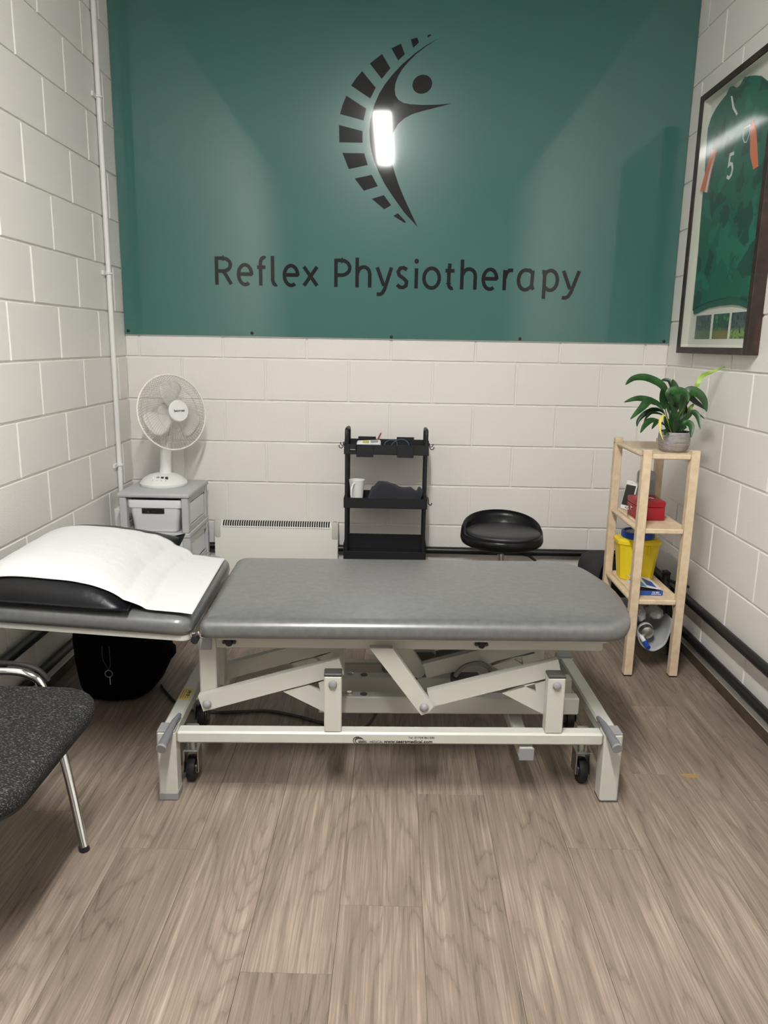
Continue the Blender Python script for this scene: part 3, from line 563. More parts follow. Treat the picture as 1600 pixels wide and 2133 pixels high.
# lifting motor between the beams
mo = MB().box(.72, .92, .40, .50, .26, .345, .012).build('motor', MOTOR, couch)
MB().cyl((.92, .45, .31), (1.14, .45, .385), .022, n=14).build('piston', MOTOR, mo)
MB().box(.96, 1.06, .22, .29, .2925, .325, .006).build('control_box', DKCAP, mo)
MB().tube(spline([(.745, .41, .345), (.76, .36, .345), (.79, .34, .33), (.80, .30, .315), (.84, .27, .30)], 8), .006, 8).build('motor_cable', RUBBER, mo)
MB().tube(spline([(.97, .24, .33), (1.0, .24, .365), (1.05, .25, .375), (1.09, .27, .35), (1.11, .30, .31)], 8), .008, 8).build('motor_cable', MOTOR, mo)
for cu, cv in ((.080, .13), (1.40, .13), (1.452, .50), (.036, .50)):   # castors
    c = MB().box(cu-.022, cu+.022, cv-.025, cv+.025, .150, .192, .004).build('castor', STEEL, couch)
    m = MB(); m.cyl((cu, cv, .115), (cu, cv, .152), .016, n=14); m.box(cu-.026, cu-.020, cv-.03, cv+.028, .035, .118, .003).box(cu+.020, cu+.026, cv-.03, cv+.028, .035, .118, .003).box(cu-.026, cu+.026, cv-.028, cv+.028, .110, .118, .003)
    m.build('fork', STEEL, c)
    MB().lathe([(.0415, -.013), (.0435, -.006), (.0435, .006), (.0415, .013), (.022, .014)], (cu, cv-.004, .0438), 24, Matrix.Rotation(PI/2, 3, 'Y')).build('wheel', RUBBER, c)
    MB().lathe([(.018, -.018), (.020, -.016), (.020, .016), (.018, .018)], (cu, cv-.004, .0438), 18, Matrix.Rotation(PI/2, 3, 'Y')).build('wheel_hub', STEEL, c)
for name, p in (('left', [(.050, .10, .249), (.047, .045, .2535), (.036, -.05, .229), (.0345, -.066, .2245)]), ('right', [(1.436, .10, .249), (1.439, .045, .2535), (1.446, -.05, .238), (1.4475, -.066, .234)])):
    h = MB().tube(p, [.007, .0095, .0155, .0155], 14).build('lever', LEVERGREY, couch)
    d = Vector(p[3])-Vector(p[2]); d.normalize()
    MB().cyl(Vector(p[3]), Vector(p[3])+d*.008, .0165, n=16).build('end_cap', GREYCAP, h)
# cushions
def corner_outline(u0, u1, v0, v1, r, n=8):              # r: radii for (u0v0, u1v0, u1v1, u0v1)
    out = []
    for (cu, cv, a0), rr in zip(((u0+r[0], v0+r[0], 180), (u1-r[1], v0+r[1], 270), (u1-r[2], v1-r[2], 0), (u0+r[3], v1-r[3], 90)), r):
        for i in range(n+1):
            a = math.radians(a0+90*i/n); out.append((cu+rr*math.cos(a), cv+rr*math.sin(a)))
    return out
def resample(poly, step):
    out = []
    for i in range(len(poly)):
        a = Vector(poly[i-1]); b = Vector(poly[i]); n = max(1, int((b-a).length/step))
        for j in range(n): out.append(a+(b-a)*j/n)
    return out
def cushion(outline, z0, z1, r, puff, fz=lambda u, v: 0.0):
    P = resample(outline, .03); n = len(P); N_ = []
    for i in range(n):
        t = (P[(i+1) % n]-P[i-1]).normalized(); N_.append(Vector((-t.y, t.x)))
    h = z1-z0; prof = [(z0, .016), (z0+.004, .005), (z0+h*.30, 0.0), (z0+h*.55, .0015)]
    for k in range(1, 7):
        a = k/6*PI/2; prof.append((z0+h*.55+(h*.45)*math.sin(a), .0015+r*(1-math.cos(a))))
    R = [[(p.x+q.x*ins, p.y+q.y*ins, z+fz(p.x, p.y)) for p, q in zip(P, N_)] for z, ins in prof]
    c = Vector((sum(p.x for p in P)/n, sum(p.y for p in P)/n))
    base = [Vector(p[:2]) for p in R[-1]]
    for k in range(1, 6):
        s = 1-k/6; R.append([((c.x+(p.x-c.x)*s), (c.y+(p.y-c.y)*s), z1+puff*(1-s*s)+fz(c.x+(p.x-c.x)*s, c.y+(p.y-c.y)*s)) for p in base])
    return MB().rings(R)
arc_ = lambda cu, cv, ru, rv, a0, a1, n=9: [(cu+ru*math.cos(math.radians(a0+(a1-a0)*i/n)), cv+rv*math.sin(math.radians(a0+(a1-a0)*i/n))) for i in range(n+1)]
out = arc_(.176, .008, .030, .030, 180, 270)+arc_(1.40, .20, .130, .222, 270, 340)+[(1.545, .27), (1.549, .35), (1.546, .43)]+arc_(1.40, .49, .130, .224, 20, 90)+arc_(.196, .664, .050, .050, 90, 180)
m = cushion(out, .5605, .6215, .040, .004)
m.build('seat_cushion', VINGREY, couch, angle=80)
cb('seat_board', CREAM, .19, 1.43, .06, .62, .5275, .560, bev=.002)
TILT = .07
def tz(u): return (.135-u)*TILT
hout = corner_outline(-.585, .130, -.022, .712, (.08, .055, .085, .08))
cushion(hout, .566, .624, .034, .003, lambda u, v: tz(u)).build('head_cushion', VINGREY, couch, angle=80)
m = MB(); m.prism(corner_outline(-.575, .118, -.008, .698, (.05, .03, .03, .05), 5), lambda a, b, t: (a, b, t+tz(a)), .548, .5655); m.build('head_board', CREAM, couch)
MB().tube([(.128, .005, .575), (.148, -.012, .582), (.157, -.004, .572)], .006, 8).build('hinge_clip', CHROME, couch)
MB().cyl((.133, -.006, .552), (.133, .04, .552), .012, n=14).build('hinge_knob', RUBBER, couch)
cb('hinge_bracket', GREYPL, .128, .165, .078, .0868, .486, .548, bev=.002)
# printing on the front bar and the yellow label
fb = lambda x0, z0, s=1.0: (lambda a, b, t: (x0+a, .0078-.0004-t*.3, z0+b))
text_mb('SEERS', .0105, fb(.640, .2035), sx=1.0, bold=.0002).build('printed_text', VINYL, couch)
text_mb('MEDICAL', .0105, fb(.676, .2035), sx=.98).build('printed_text', VINYL, couch)
text_mb('www.seersmedical.com', .0158, fb(.7215, .2035), sx=1.035, bold=.0003).build('printed_text', VINYL, couch)
text_mb('Tel. 01728 861590', .0088, fb(.799, .2195), sx=1.28).build('printed_text', VINYL, couch)
m = MB()
for cx, cz, rx, rz, a0, a1 in ((.637, .2115, .0135, .0125, 20, 250), (.643, .2115, .0135, .0105, 40, 255), (.645, .2060, .0165, .0125, 35, 150)):
    pts = E_(cx, cz, rx, rz, a0, a1, 16)
    for i in range(16):
        wv = .0005+.0022*math.sin(PI*(i+.5)/16); q = [pts[i], pts[i+1]]
        n_ = Vector((-(q[1][1]-q[0][1]), q[1][0]-q[0][0])).normalized()*wv/2
        m.prism([(q[0][0]+n_.x, q[0][1]+n_.y), (q[1][0]+n_.x, q[1][1]+n_.y), (q[1][0]-n_.x, q[1][1]-n_.y), (q[0][0]-n_.x, q[0][1]-n_.y)], fb(0, 0), 0, .0006)
m.build('printed_mark', VINYL, couch)
yl = MB().box(.012, .050, .235, .318, .2378, .2384, .0002).build('warning_label', LABELY, couch)
m = MB()
for i in range(4): m.box(.0165+.008*i, .0185+.008*i, .245, .308 if i < 3 else .285, .23845, .2387)
m.box(.034, .046, .262, .270, .23845, .2387).box(.036, .044, .278, .300, .23845, .2387); m.build('label_print', VINYL, yl)
MB().tube(spline([(-.212, .835, .0065), (-.18, .778, .0065), (-.099, .66, .0065), (-.02, .605, .0065), (.06, .592, .0065), (.161, .600, .0065), (.274, .608, .0065), (.394, .565, .0065), (.53, .496, .0065), (.66, .45, .02), (.74, .45, .16), (.80, .45, .2595)], 8), .006, 8).build('power_cable', DKCAP, couch)

# pillow and paper lie on the head section (couch coordinates too)
def zc(u, v):
    z = .6275+tz(u); e = min(v+.022, .712-v, .130-u)
    if e < .034: z -= .034*(1-math.sqrt(max(0, 1-(1-max(e, 0)/.034)**2)))*.75
    return z
PU, PV, PA, PB, PT = -.335, .345, .245, .375, .106
def ptop(u, v):
    b = min(1, abs((v-PV)/PB)); a = min(1, abs((u-PU)/(PA if u < PU else PA+.03*b)))
    l = .050*max(0, ((v-PV)/PB-.55)/.45)**1.5*max(0, (a*(1 if u > PU else 0)-.35)/.65)**1.2 if a < 1 and b < 1 else 0
    return PT*(1-a**2.6)**.7*(1-b**7)**.55+max(l, 0)
pil = thing('pillow', 'large black vinyl pillow under the white paper at the raised head of the couch', 'pillow', COUCH_AT, local=True, rotz=COUCH_ROT)
pil.location = Vector(COUCH_AT)
def pil_pt(i, j, top):
    a = -1+2*i; b = -1+2*j
    u = PU+(PA+.03*abs(b))*a if a > 0 else PU+PA*a; v = PV+PB*b
    cz_ = .6275+tz(u)+.0012
    k = (1-abs(a)**2.6)**.7*(1-abs(b)**7)**.55
    wr = .002*noise.noise(Vector((u*14, v*6, 3)))*(1 if abs(b) > .6 else .3)
    lift = .050*max(0, (b-.55)/.45)**1.5*max(0, (a-.35)/.65)**1.2
    cz_ += lift
    if top: return (u, v, cz_+.012+max(PT*k-.012, 0)*1.0+wr*k)
    return (u, v, cz_+.012-.0118*min(1, k*3))
m = MB(); ss = lambda t: .5-.5*math.cos(PI*t)
m.ngrid(lambda i, j: pil_pt(ss(i), ss(j), True), 44, 60); m.ngrid(lambda i, j: pil_pt(ss(i), ss(j), False), 44, 60)
pb = m.build('pillow_cover', BLKVIN, pil, angle=120, fix=False)
bm = bmesh.new(); bm.from_mesh(pb.data); bmesh.ops.remove_doubles(bm, verts=bm.verts, dist=.0004); bmesh.ops.recalc_face_normals(bm, faces=bm.faces); bm.to_mesh(pb.data); bm.free()
m = MB(); edge = [pil_pt(i/20, 0, True) for i in range(21)]+[pil_pt(1, j/20, True) for j in range(1, 21)]+[pil_pt(1-i/20, 1, True) for i in range(1, 21)]+[pil_pt(0, 1-j/20, True) for j in range(1, 20)]
m.tube(edge, .0028, 6, closed=True).build('piping', BLKVIN, pil)
VF = [(.130, -.002), (.08, .004), (.02, .006), (-.04, .012), (-.10, .014), (-.16, .012), (-.22, .010), (-.30, .008), (-.45, .010), (-.56, .012)]
VBk = [(.118, .617), (.06, .620), (.03, .630), (-.04, .638), (-.08, .634), (-.13, .620), (-.18, .585), (-.26, .555), (-.35, .548), (-.45, .550), (-.56, .550)]
def interp(tab, u):
    for (a, va), (b, vb_) in zip(tab, tab[1:]):
        if a >= u >= b: t = (a-u)/(a-b); t = t*t*(3-2*t); return va+(vb_-va)*t
    return tab[0][1] if u > tab[0][0] else tab[-1][1]
def paper(i, j):
    ur = .128-.012*j; u = ur+(-.548-ur)*i; v = interp(VF, u)+(interp(VBk, u)-interp(VF, u))*j
    H = lambda a, b: max(zc(a, b), .6275+tz(a)+.0012+max(ptop(a, b), 0))
    z = max(H(u, v), sum(H(u+du, v+dv) for du, dv in ((.025, 0), (-.025, 0), (0, .02), (0, -.02)))/4-.001, .5*(H(u+.05, v)+H(u-.05, v))-.002 if .1 > u > -.2 else 0)
    wv = noise.noise(Vector((u*7, v*5, .5)))*.004+noise.noise(Vector((u*17, v*13, 2.5)))*.002
    edge_ = min(1, min(j, 1-j)*9, i*14+.15)
    return (u, v, z+.0068+abs(wv)*edge_)
pp = thing('paper_sheet', 'white disposable paper sheet draped over the pillow and head of the couch', 'paper sheet', COUCH_AT, local=True, rotz=COUCH_ROT)
m = MB(); m.ngrid(paper, 90, 60); sheet = m.build('sheet', PAPER, pp, angle=120)
sm = sheet.modifiers.new('thick', 'SOLIDIFY'); sm.thickness = .0009; sm.offset = 1
# ------------------------------------------------------------------ drawer tower and fan
T0 = (-1.16, -.30, 0)
tw = thing('drawer_tower', 'grey plastic drawer tower with white box drawers in the left corner', 'drawers', T0)
X0, X1, Y0, Y1 = -1.322, -.988, -.50, -.105
def tower_posts(zb, zt, fl):
    for x, s in ((X0, 1), (X1, -1)):
        for y0, y1 in ((Y0, Y0+.042), (Y1-.042, Y1)):
            xa = min(x, x+s*.030)-fl*(s > 0); xb_ = max(x, x+s*.030)+fl*(s < 0)
            MB().box(xa, xb_, y0, y1, zb, zt, .004).build('corner_post', TOWERGREY, tw)
MB().box(X0-.012, X1+.012, Y0-.006, Y1+.004, .689, .713, .009, seg=2).build('top', TOWERGREY, tw)
for k in range(3):
    zt = .688-.20*k; zb = zt-.20+.024
    tower_posts(zb, zt, .004*(k+1))
    m = MB(); m.box(X0-.004*(k+2), X1+.004*(k+2), Y0-.004, Y1, zb-.024, zb-.0005, .004)
    for x in (X0-.004*k, X1+.004*k-.008): m.box(x, x+.008, Y0+.043, Y1-.043, zb, zb+.03, .002).box(x, x+.008, Y0+.043, Y1-.043, zt-.03, zt, .002)
    m.build('shelf_frame', TOWERGREY, tw)
    dr = None
    x0, x1, y0, y1 = X0+.034, X1-.034, Y0+.012, Y1-.02; z1 = zt-.012
    def ring(z, ins, yin=0): return [(p[0], p[1], z) for p in corner_outline(x0+ins, x1-ins, y0+ins*.4+yin, y1-ins, (.022,)*4, 5)]
    m = MB(); m.rings([ring(zb+.002, .026), ring(zb+.006, .022), ring(z1-.040, .008), ring(z1-.0395, -.002), ring(z1-.003, -.004), ring(z1, -.001), ring(z1, .006), ring(z1-.03, .012), ring(zb+.012, .026)])
    dr = m.build('drawer', LTGREY, tw, angle=50)
    MB().box((x0+x1)/2-.064, (x0+x1)/2+.048, y0+.0010, y0+.0042, z1-.070, z1-.043, .0008).build('handle_slot', mat('slot_black', S(24, 25, 28), .35, bump=(60, .8, .01)), dr)
    if k < 2:                                            # pale panels showing through the open side
        MB().box(X1-.006, X1-.0035, Y0+.06, Y1-.06, zb+.035, zt-.035).build('side_panel', LTGREY, tw)
for x in (X0+.03, X1-.03):
    for y in (Y0+.04, Y1-.04): MB().cyl((x, y, 0), (x, y, .0875), .016, n=12).build('foot', RUBBER, tw)

FB = (-1.170, -.265, .7135)
fan = thing('desk_fan', 'white round desk fan with wire cage on top of the grey drawers', 'fan', FB)
MB().lathe([(.118, 0), (.1205, .004), (.1205, .014), (.112, .024), (.098, .038), (.075, .052), (.045, .060), (.001, .062)], FB, 40).build('base', WHITE, fan)
for i, mt in enumerate((WHITE, GREYPL, DKCAP, DKCAP)):
    MB().box(FB[0]-.034+i*.022, FB[0]-.020+i*.022, FB[1]-.083, FB[1]-.071, .7535, .768, .002).build('speed_button', mt, fan)
    MB().cyl((FB[0]-.027+i*.022, FB[1]-.0975, .7515), (FB[0]-.027+i*.022, FB[1]-.099, .7525), .002, n=8).build('printed_dot', GREYPL, fan)
a_ = Vector((math.sin(math.radians(46))*math.cos(math.radians(10)), -math.cos(math.radians(46))*math.cos(math.radians(10)), math.sin(math.radians(10))))
xs = Vector((a_.y, -a_.x, 0)).normalized()*-1; ys = a_.cross(xs)
FM = Matrix((xs, ys, a_)).transposed()
FC = Vector((-1.092, -.330, 1.096))
fw = lambda x, y, z: FC + FM @ Vector((x, y, z))
mb = FC-a_*.075
MB().tube([(FB[0]+.006, FB[1]+.012, .768), (FB[0]+.010, FB[1]+.012, .80), (mb.x-.002, mb.y+.01, .985), (mb.x, mb.y+.006, 1.05)], [.031, .0285, .026, .024], 20).build('neck', WHITE, fan)
MB().lathe([(.001, -.16), (.03, -.155), (.048, -.13), (.054, -.09), (.054, -.06), (.05, -.045)], FC, 28, FM).build('motor_housing', WHITE, fan)
R = .188
m = MB(); m.tube([fw(R*math.cos(t), R*math.sin(t), 0) for t in [i*PI/40 for i in range(80)]], .0045, 8, closed=True); m.build('cage_rim', WIRE, fan)
def grille(zc_, r0, twist, n):
    m = MB()
    for i in range(n):
        t0 = 2*PI*i/n; pts = []
        for k in range(9):
            f = k/8; r = r0+(R-r0)*f; z = zc_*(1-f**2.6); t = t0+twist*f
            pts.append(fw(r*math.cos(t), r*math.sin(t), z))
        m.tube(pts, .0011, 4, caps=False)
    for rr in (.11, .155):
        f = (rr-r0)/(R-r0); z = zc_*(1-f**2.6); m.tube([fw(rr*math.cos(t), rr*math.sin(t), z*.99) for t in [i*PI/30 for i in range(60)]], .0011, 4, closed=True)
    return m
o = grille(.062, .048, .55, 72).build('front_grille', MESHWIRE, fan); o['kind'] = 'stuff'
o = grille(-.055, .048, -.55, 72).build('rear_grille', MESHWIRE, fan); o['kind'] = 'stuff'
MB().lathe([(.053, .058), (.0545, .064), (.050, .069), (.001, .071)], FC, 32, FM).build('badge', WHITE, fan)
text_mb('benross', .0185, lambda a, b, t: fw(a, b-.005, .0712+t), align='CENTER', bold=.0003).build('printed_text', DKCAP, fan)
MB().lathe([(.02, -.02), (.026, -.018), (.026, .012), (.018, .02), (.001, .021)], FC, 20, FM).build('blade_hub', BLADE, fan)
for k in range(3):
    b0 = math.radians(98+120*k); m = MB()
    def bl(i, j):
        r = .024+(.158-.024)*i; half = .28+.33*math.sin(PI*min(1, .25+i*.62))**1.0*(1 if i < .86 else math.sqrt(max(0.02, 1-((i-.86)/.14)**2)))
        t = b0-.25*i+half*(2*j-1); return fw(r*math.cos(t), r*math.sin(t), .016*(2*j-1)*(1-.3*i))
    m.ngrid(bl, 14, 9); o = m.build('blade', BLADE, fan, angle=120); o.modifiers.new('t', 'SOLIDIFY').thickness = .0018

# ------------------------------------------------------------------ wall heater
ht = thing('panel_heater', 'cream wall panel heater with grey corner caps below the sign', 'heater', (-.61, -.06, .06))
hx0, hx1, hy, hz0, hz1 = -.949, -.272, -.112, .06, .487
prof = [(-.068, hz0), (hy+.006, hz0), (hy, hz0+.006), (hy, hz1-.030), (hy+.004, hz1-.014), (hy+.013, hz1-.004), (hy+.026, hz1), (-.068, hz1)]
MB().prism(prof, lambda a, b, t: (t, a, b), hx0, hx1).build('case', HEAT, ht, angle=40)
n = 46
for i in range(n):
    x = hx0+.050+(hx1-hx0-.10)*i/(n-1)
    pr = [(hy-.0004, hz1-.034), (hy+.0034, hz1-.0135), (hy+.0125, hz1-.0035), (hy+.026, hz1+.0006), (hy+.034, hz1+.0006), (hy+.034, hz1-.001), (hy+.026, hz1-.0014), (hy+.0135, hz1-.0055), (hy+.005, hz1-.015), (hy+.0012, hz1-.034)]
    MB().prism(pr, lambda a, b, t: (t, a, b), x-.0042, x+.0042).build('vent_slot', DARKSLOT, ht)
for x0, x1 in ((hx0-.004, hx0+.036), (hx1-.036, hx1+.004)):
    MB().box(x0, x1, hy-.003, -.067, hz1-.095, hz1+.003, .010, seg=2).build('corner_cap', HEATCAP, ht)
MB().box(hx1-.028, hx1-.008, hy+.02, hy+.03, hz1+.003, hz1+.0045, .0005).build('control', GREYPL, ht)
for x in (hx0+.12, hx1-.12): MB().box(x-.02, x+.02, -.0668, -.0004, .40, .44, .002).build('wall_bracket', GREYPL, ht)
for x in (hx0+.1, hx1-.1): MB().box(x-.02, x+.02, -.108, -.070, 0, .0595, .004).build('foot', GREYPL, ht)

# ------------------------------------------------------------------ trolley
tr = thing('utility_trolley', 'narrow black three-tier trolley standing against the back wall', 'trolley', (-.012, -.19, 0))
tx0, tx1, ty0, ty1 = -.229, .204, -.302, -.075
def tray(zb, zf, zbk):
    th = .004; f = MB().box(tx0, tx1, ty0, ty1, zb, zb+th).build('tray', BLACKM, tr)
    for b in ((tx0, tx1, ty0, ty0+th, zb+th, zf), (tx0, tx1, ty1-th, ty1, zb+th, zbk), (tx0, tx0+th, ty0+th, ty1-th, zb+th, zbk), (tx1-th, tx1, ty0+th, ty1-th, zb+th, zbk)):
        MB().box(*b, .001).build('tray_wall', BLACKM, f)
tray(.896, .947, .950); tray(.616, .670, .670); tray(.336, .384, .425); tray(.085, .135, .135)
for x in (tx0+.013, tx1-.013):
    for y in (ty0+.013, ty1-.013):
        for za, zb_ in ((.0405, .0845), (.0892, .3355), (.3402, .6155), (.6202, .8955)):
            MB().box(x-.0075, x+.0075, y-.0075, y+.0075, za, zb_, .002).build('post', BLACKM, tr)
        MB().lathe([(.019, -.008), (.0205, 0), (.019, .008)], (x, y, .0206), 16, Matrix.Rotation(PI/2, 3, 'Y')).build('castor_wheel', RUBBER, tr)
        MB().box(x-.012, x+.012, y-.004, y+.004, .022, .041, .002).build('castor_fork', BLACKM, tr)
    pts = spline([(x, ty0+.013, .9005), (x, ty0+.013, .985), (x, ty0+.020, 1.010), (x, ty0+.042, 1.020), (x, ty1-.042, 1.013), (x, ty1-.020, 1.003), (x, ty1-.013, .98), (x, ty1-.013, .9005)], 5)
    MB().tube(pts, .0095, 10).build('handle', BLACKM, tr)
for x0, x1 in ((-.165, -.078), (.042, .127)):
    MB().box(x0, x1, ty0-.006, ty0-.0003, .884, .940, .002).build('magnet_pad', BLACKM, tr)
    MB().box(x0-.002, x1+.006, ty1-.0045, ty1+.005, .945, .962, .002).build('magnet_pad', BLACKM, tr)
MB().box(-.200, -.168, ty0-.009, ty0-.0003, .916, .948, .002).build('clip', RUBBER, tr)
MB().box(-.196, -.170, ty0-.0105, ty0-.0091, .920, .924).build('clip_bar', GREYPL, tr)
for x, s in ((tx0, -1), (tx1, 1)):
    for y in (-.26, -.15):
        m = MB(); m.tube(spline([(x-s*.002, y, .950), (x+s*.004, y, .953), (x+s*.006, y, .935), (x+s*.014, y, .922), (x+s*.026, y, .926), (x+s*.028, y, .938)], 5), .0022, 6)
        m.build('side_hook', BLACKM, tr)
m = MB(); m.tube(spline([(tx1+.002, -.26, .672), (tx1+.006, -.26, .66), (tx1+.008, -.26, .64), (tx1+.020, -.26, .630), (tx1+.026, -.26, .642)], 5), .0026, 6); m.build('side_hook', BLACKM, tr)
# things on the trolley
pk = thing('dressing_packet', 'white packet with a yellow print in the top tray of the black trolley', 'packet', (-.10, -.23, .9002))
M_ = Matrix.Translation((-.105, -.230, .946)) @ Matrix.Rotation(-.05, 4, 'Y') @ Matrix.Rotation(.12, 4, 'X')
MB().box(-.062, .062, -.028, .028, -.0375, .0105, .006, M_).build('pack', CARDW, pk)
MB().box(-.030, .002, -.0285, .012, .0107, .0113, .0002, M_).build('label_print', LABELY, pk)
MB().box(.010, .05, -.0285, .012, .0107, .0113, .0002, M_).build('label_print', GREYPL, pk)
pe = thing('red_pen', 'red pen standing up out of the top tray of the trolley', 'pen', (-.075, -.13, .9002))
MB().cyl((-.080, -.13, .906), (-.046, -.115, .985), .0045, n=10).build('barrel', RED, pe); MB().tube([(-.057, -.122, .958), (-.045, -.121, .990), (-.0415, -.118, .990)], .0018, 6).build('pocket_clip', CHROME, pe)
cbl = MB().tube(spline([(-.03, -.20, .9055), (-.02, -.21, .948), (.01, -.21, .962), (.04, -.20, .950), (.035, -.19, .910), (.00, -.19, .910), (.03, -.17, .950), (.07, -.17, .962), (.10, -.18, .945), (.105, -.18, .9055)], 6), .0016, 6).build('blue_cable', mat('blue_cable', S(70, 110, 140), .5))
tag(origin_to(cbl, (.03, -.19, .901)), 'thin looped blue cable in the top tray of the trolley', 'cable')
mg = thing('mug', 'white mug on the middle tray of the black trolley', 'mug', (-.168, -.215, .6204))
MB().lathe([(.028, 0), (.031, .003), (.033, .04), (.036, .09), (.041, .126), (.042, .13), (.040, .13), (.034, .09), (.029, .006), (.001, .005)], (-.165, -.215, .6204), 32).build('cup', WHITE, mg)
MB().tube(spline([(-.174, -.249, .735), (-.182, -.264, .735), (-.190, -.277, .71), (-.190, -.277, .675), (-.183, -.266, .648), (-.172, -.248, .650)], 5), .0055, 8).build('handle', WHITE, mg)
def towel(i, j):
    t = -.108+.292*i; prof_ = interp_tab(((0, .30), (.08, .74), (.2, .98), (.30, 1.0), (.45, .88), (.62, .74), (.78, .72), (.88, .58), (.94, .78), (1, .60)), i)*.118
    a = PI*j; y = -.185-.082*math.cos(a)*(1 if i > .03 else .8); z = .6215+prof_*math.sin(a)**.6+.006*noise.noise(Vector((t*30, y*30, 1)))*math.sin(a)+.010*max(0, i-.75)*4*noise.noise(Vector((t*70, y*60, 5)))*math.sin(a)
    return (t-.02*(1-math.sin(a))*(i > .9), y, max(z, .6245))
def interp_tab(tab, x):
    for (a, va), (b, vb_) in zip(tab, tab[1:]):
        if a <= x <= b: t = (x-a)/(b-a); t = t*t*(3-2*t); return va+(vb_-va)*t
    return tab[-1][1]
m = MB(); m.ngrid(towel, 40, 22); m.rings([[towel(0, j/21) for j in range(22)]], True, False) if False else None
ot = m.build('folded_towel', TOWEL, angle=120); ot.modifiers.new('t', 'SOLIDIFY').thickness = .004
tag(origin_to(ot, (.04, -.19, .621)), 'rumpled dark grey towel on the middle tray beside the white mug', 'towel')

# ------------------------------------------------------------------ stool
SX_, SY_ = .567, -.505
PADVIN = mat('matt_black_upholstery', S(44, 44, 46), .42, bump=(60, .1, .003))
so = thing('swivel_stool', 'round black swivel stool with a low padded back by the back wall', 'stool', (SX_, SY_, 0))
def seatring(z, r, rise=0.0, k=1.0):
    out_ = []
    for i in range(56):
        t = 2*PI*i/56; bk = max(0, math.sin(t)+.12)/1.12; bk = bk**.62
        out_.append((SX_+r*math.cos(t)*(1+.012*bk), SY_+r*math.sin(t), z+rise*bk))
    return out_
m = MB(); m.rings([seatring(.492, .150), seatring(.494, .176), seatring(.504, .196, .004), seatring(.520, .203, .018), seatring(.543, .200, .056), seatring(.551, .193, .076), seatring(.552, .184, .077), seatring(.548, .176, .048), seatring(.543, .168, .012), seatring(.536, .15, 0)])
m.build('seat_shell', BLKVIN, so, angle=100)
MB().lathe([(.168, .541), (.181, .550), (.181, .560), (.170, .567), (.12, .571), (.001, .572)], (SX_+.004, SY_-.010, 0), 48).build('seat_pad', PADVIN, so, angle=100)
MB().box(SX_-.07, SX_+.07, SY_-.06, SY_+.06, .455, .4915, .006).build('seat_plate', BLACKM, so)
MB().cyl((SX_, SY_, .12), (SX_, SY_, .38), .025, n=20).build('gas_sleeve', CHROME, so); MB().cyl((SX_, SY_, .3801), (SX_, SY_, .4549), .017, n=20).build('gas_rod', CHROME, so)
MB().tube([(SX_+.05, SY_-.03, .463), (SX_+.13, SY_-.05, .450), (SX_+.165, SY_-.055, .425)], .007, 8).build('height_lever', RUBBER, so)
MB().lathe([(.034, .07), (.036, .08), (.036, .115), (.03, .1195)], (SX_, SY_, 0), 20).build('hub', CHROME, so)
for k in range(5):
    a = math.radians(18+72*k); dx, dy = math.cos(a), math.sin(a)
    MB().tube([(SX_+dx*.03, SY_+dy*.03, .098), (SX_+dx*.20, SY_+dy*.20, .078), (SX_+dx*.255, SY_+dy*.255, .072)], [.017, .014, .012], 10).build('leg', CHROME, so)
    MB().lathe([(.023, -.010), (.0255, 0), (.023, .010)], (SX_+dx*.255, SY_+dy*.255, .0256), 16, Matrix.Rotation(a, 3, 'Z') @ Matrix.Rotation(PI/2, 3, 'Y')).build('castor_wheel', RUBBER, so)
    MB().cyl((SX_+dx*.255, SY_+dy*.255, .0515), (SX_+dx*.255, SY_+dy*.255, .070), .007, n=10).build('castor_stem', RUBBER, so)

# ------------------------------------------------------------------ birch shelf and what stands on it
SHX0, SHX1, SHY0, SHY1 = 1.088, 1.328, -.938, -.470
sh = thing('wooden_shelf', 'slim open birch shelf unit with square posts in the right corner', 'shelf', (1.208, -.70, 0))
PWD = .0365
for x in (SHX0, SHX1-PWD):
    for y in (SHY0, SHY1-PWD):
        p = MB().box(x, x+PWD, y, y+PWD, .005, 1.030, .002).build('post', PINE, sh)
        MB().box(x+.001, x+PWD-.001, y+.001, y+PWD-.001, 0, .0048).build('foot_pad', RUBBER, p)
        if x == SHX0:
            for z in (1.004, .300): MB().cyl((x-.0004, y+PWD*.5, z), (x+.003, y+PWD*.5, z), .004, n=10).build('screw_hole', DARKSLOT, p)
SHZ = (1.013, .686, .362)
for z in SHZ:
    m = MB(); m.box(SHX0+PWD+.0003, SHX1-PWD-.0003, SHY0+.004, SHY1-.004, z-.0225, z, .004); m.build('shelf_board', PINE, sh)
    for y in (SHY0+PWD*.5, SHY1-PWD*.5):
        pass
    for x0, x1, s in ((SHX0+.005, SHX0+PWD, -1), (SHX1-PWD, SHX1-.005, 1)):
        MB().box(x0, x1, SHY0+PWD+.0003, SHY1-PWD-.0003, z-.0222, z-.0003, .010, seg=3).build('side_rail', PINE, sh)
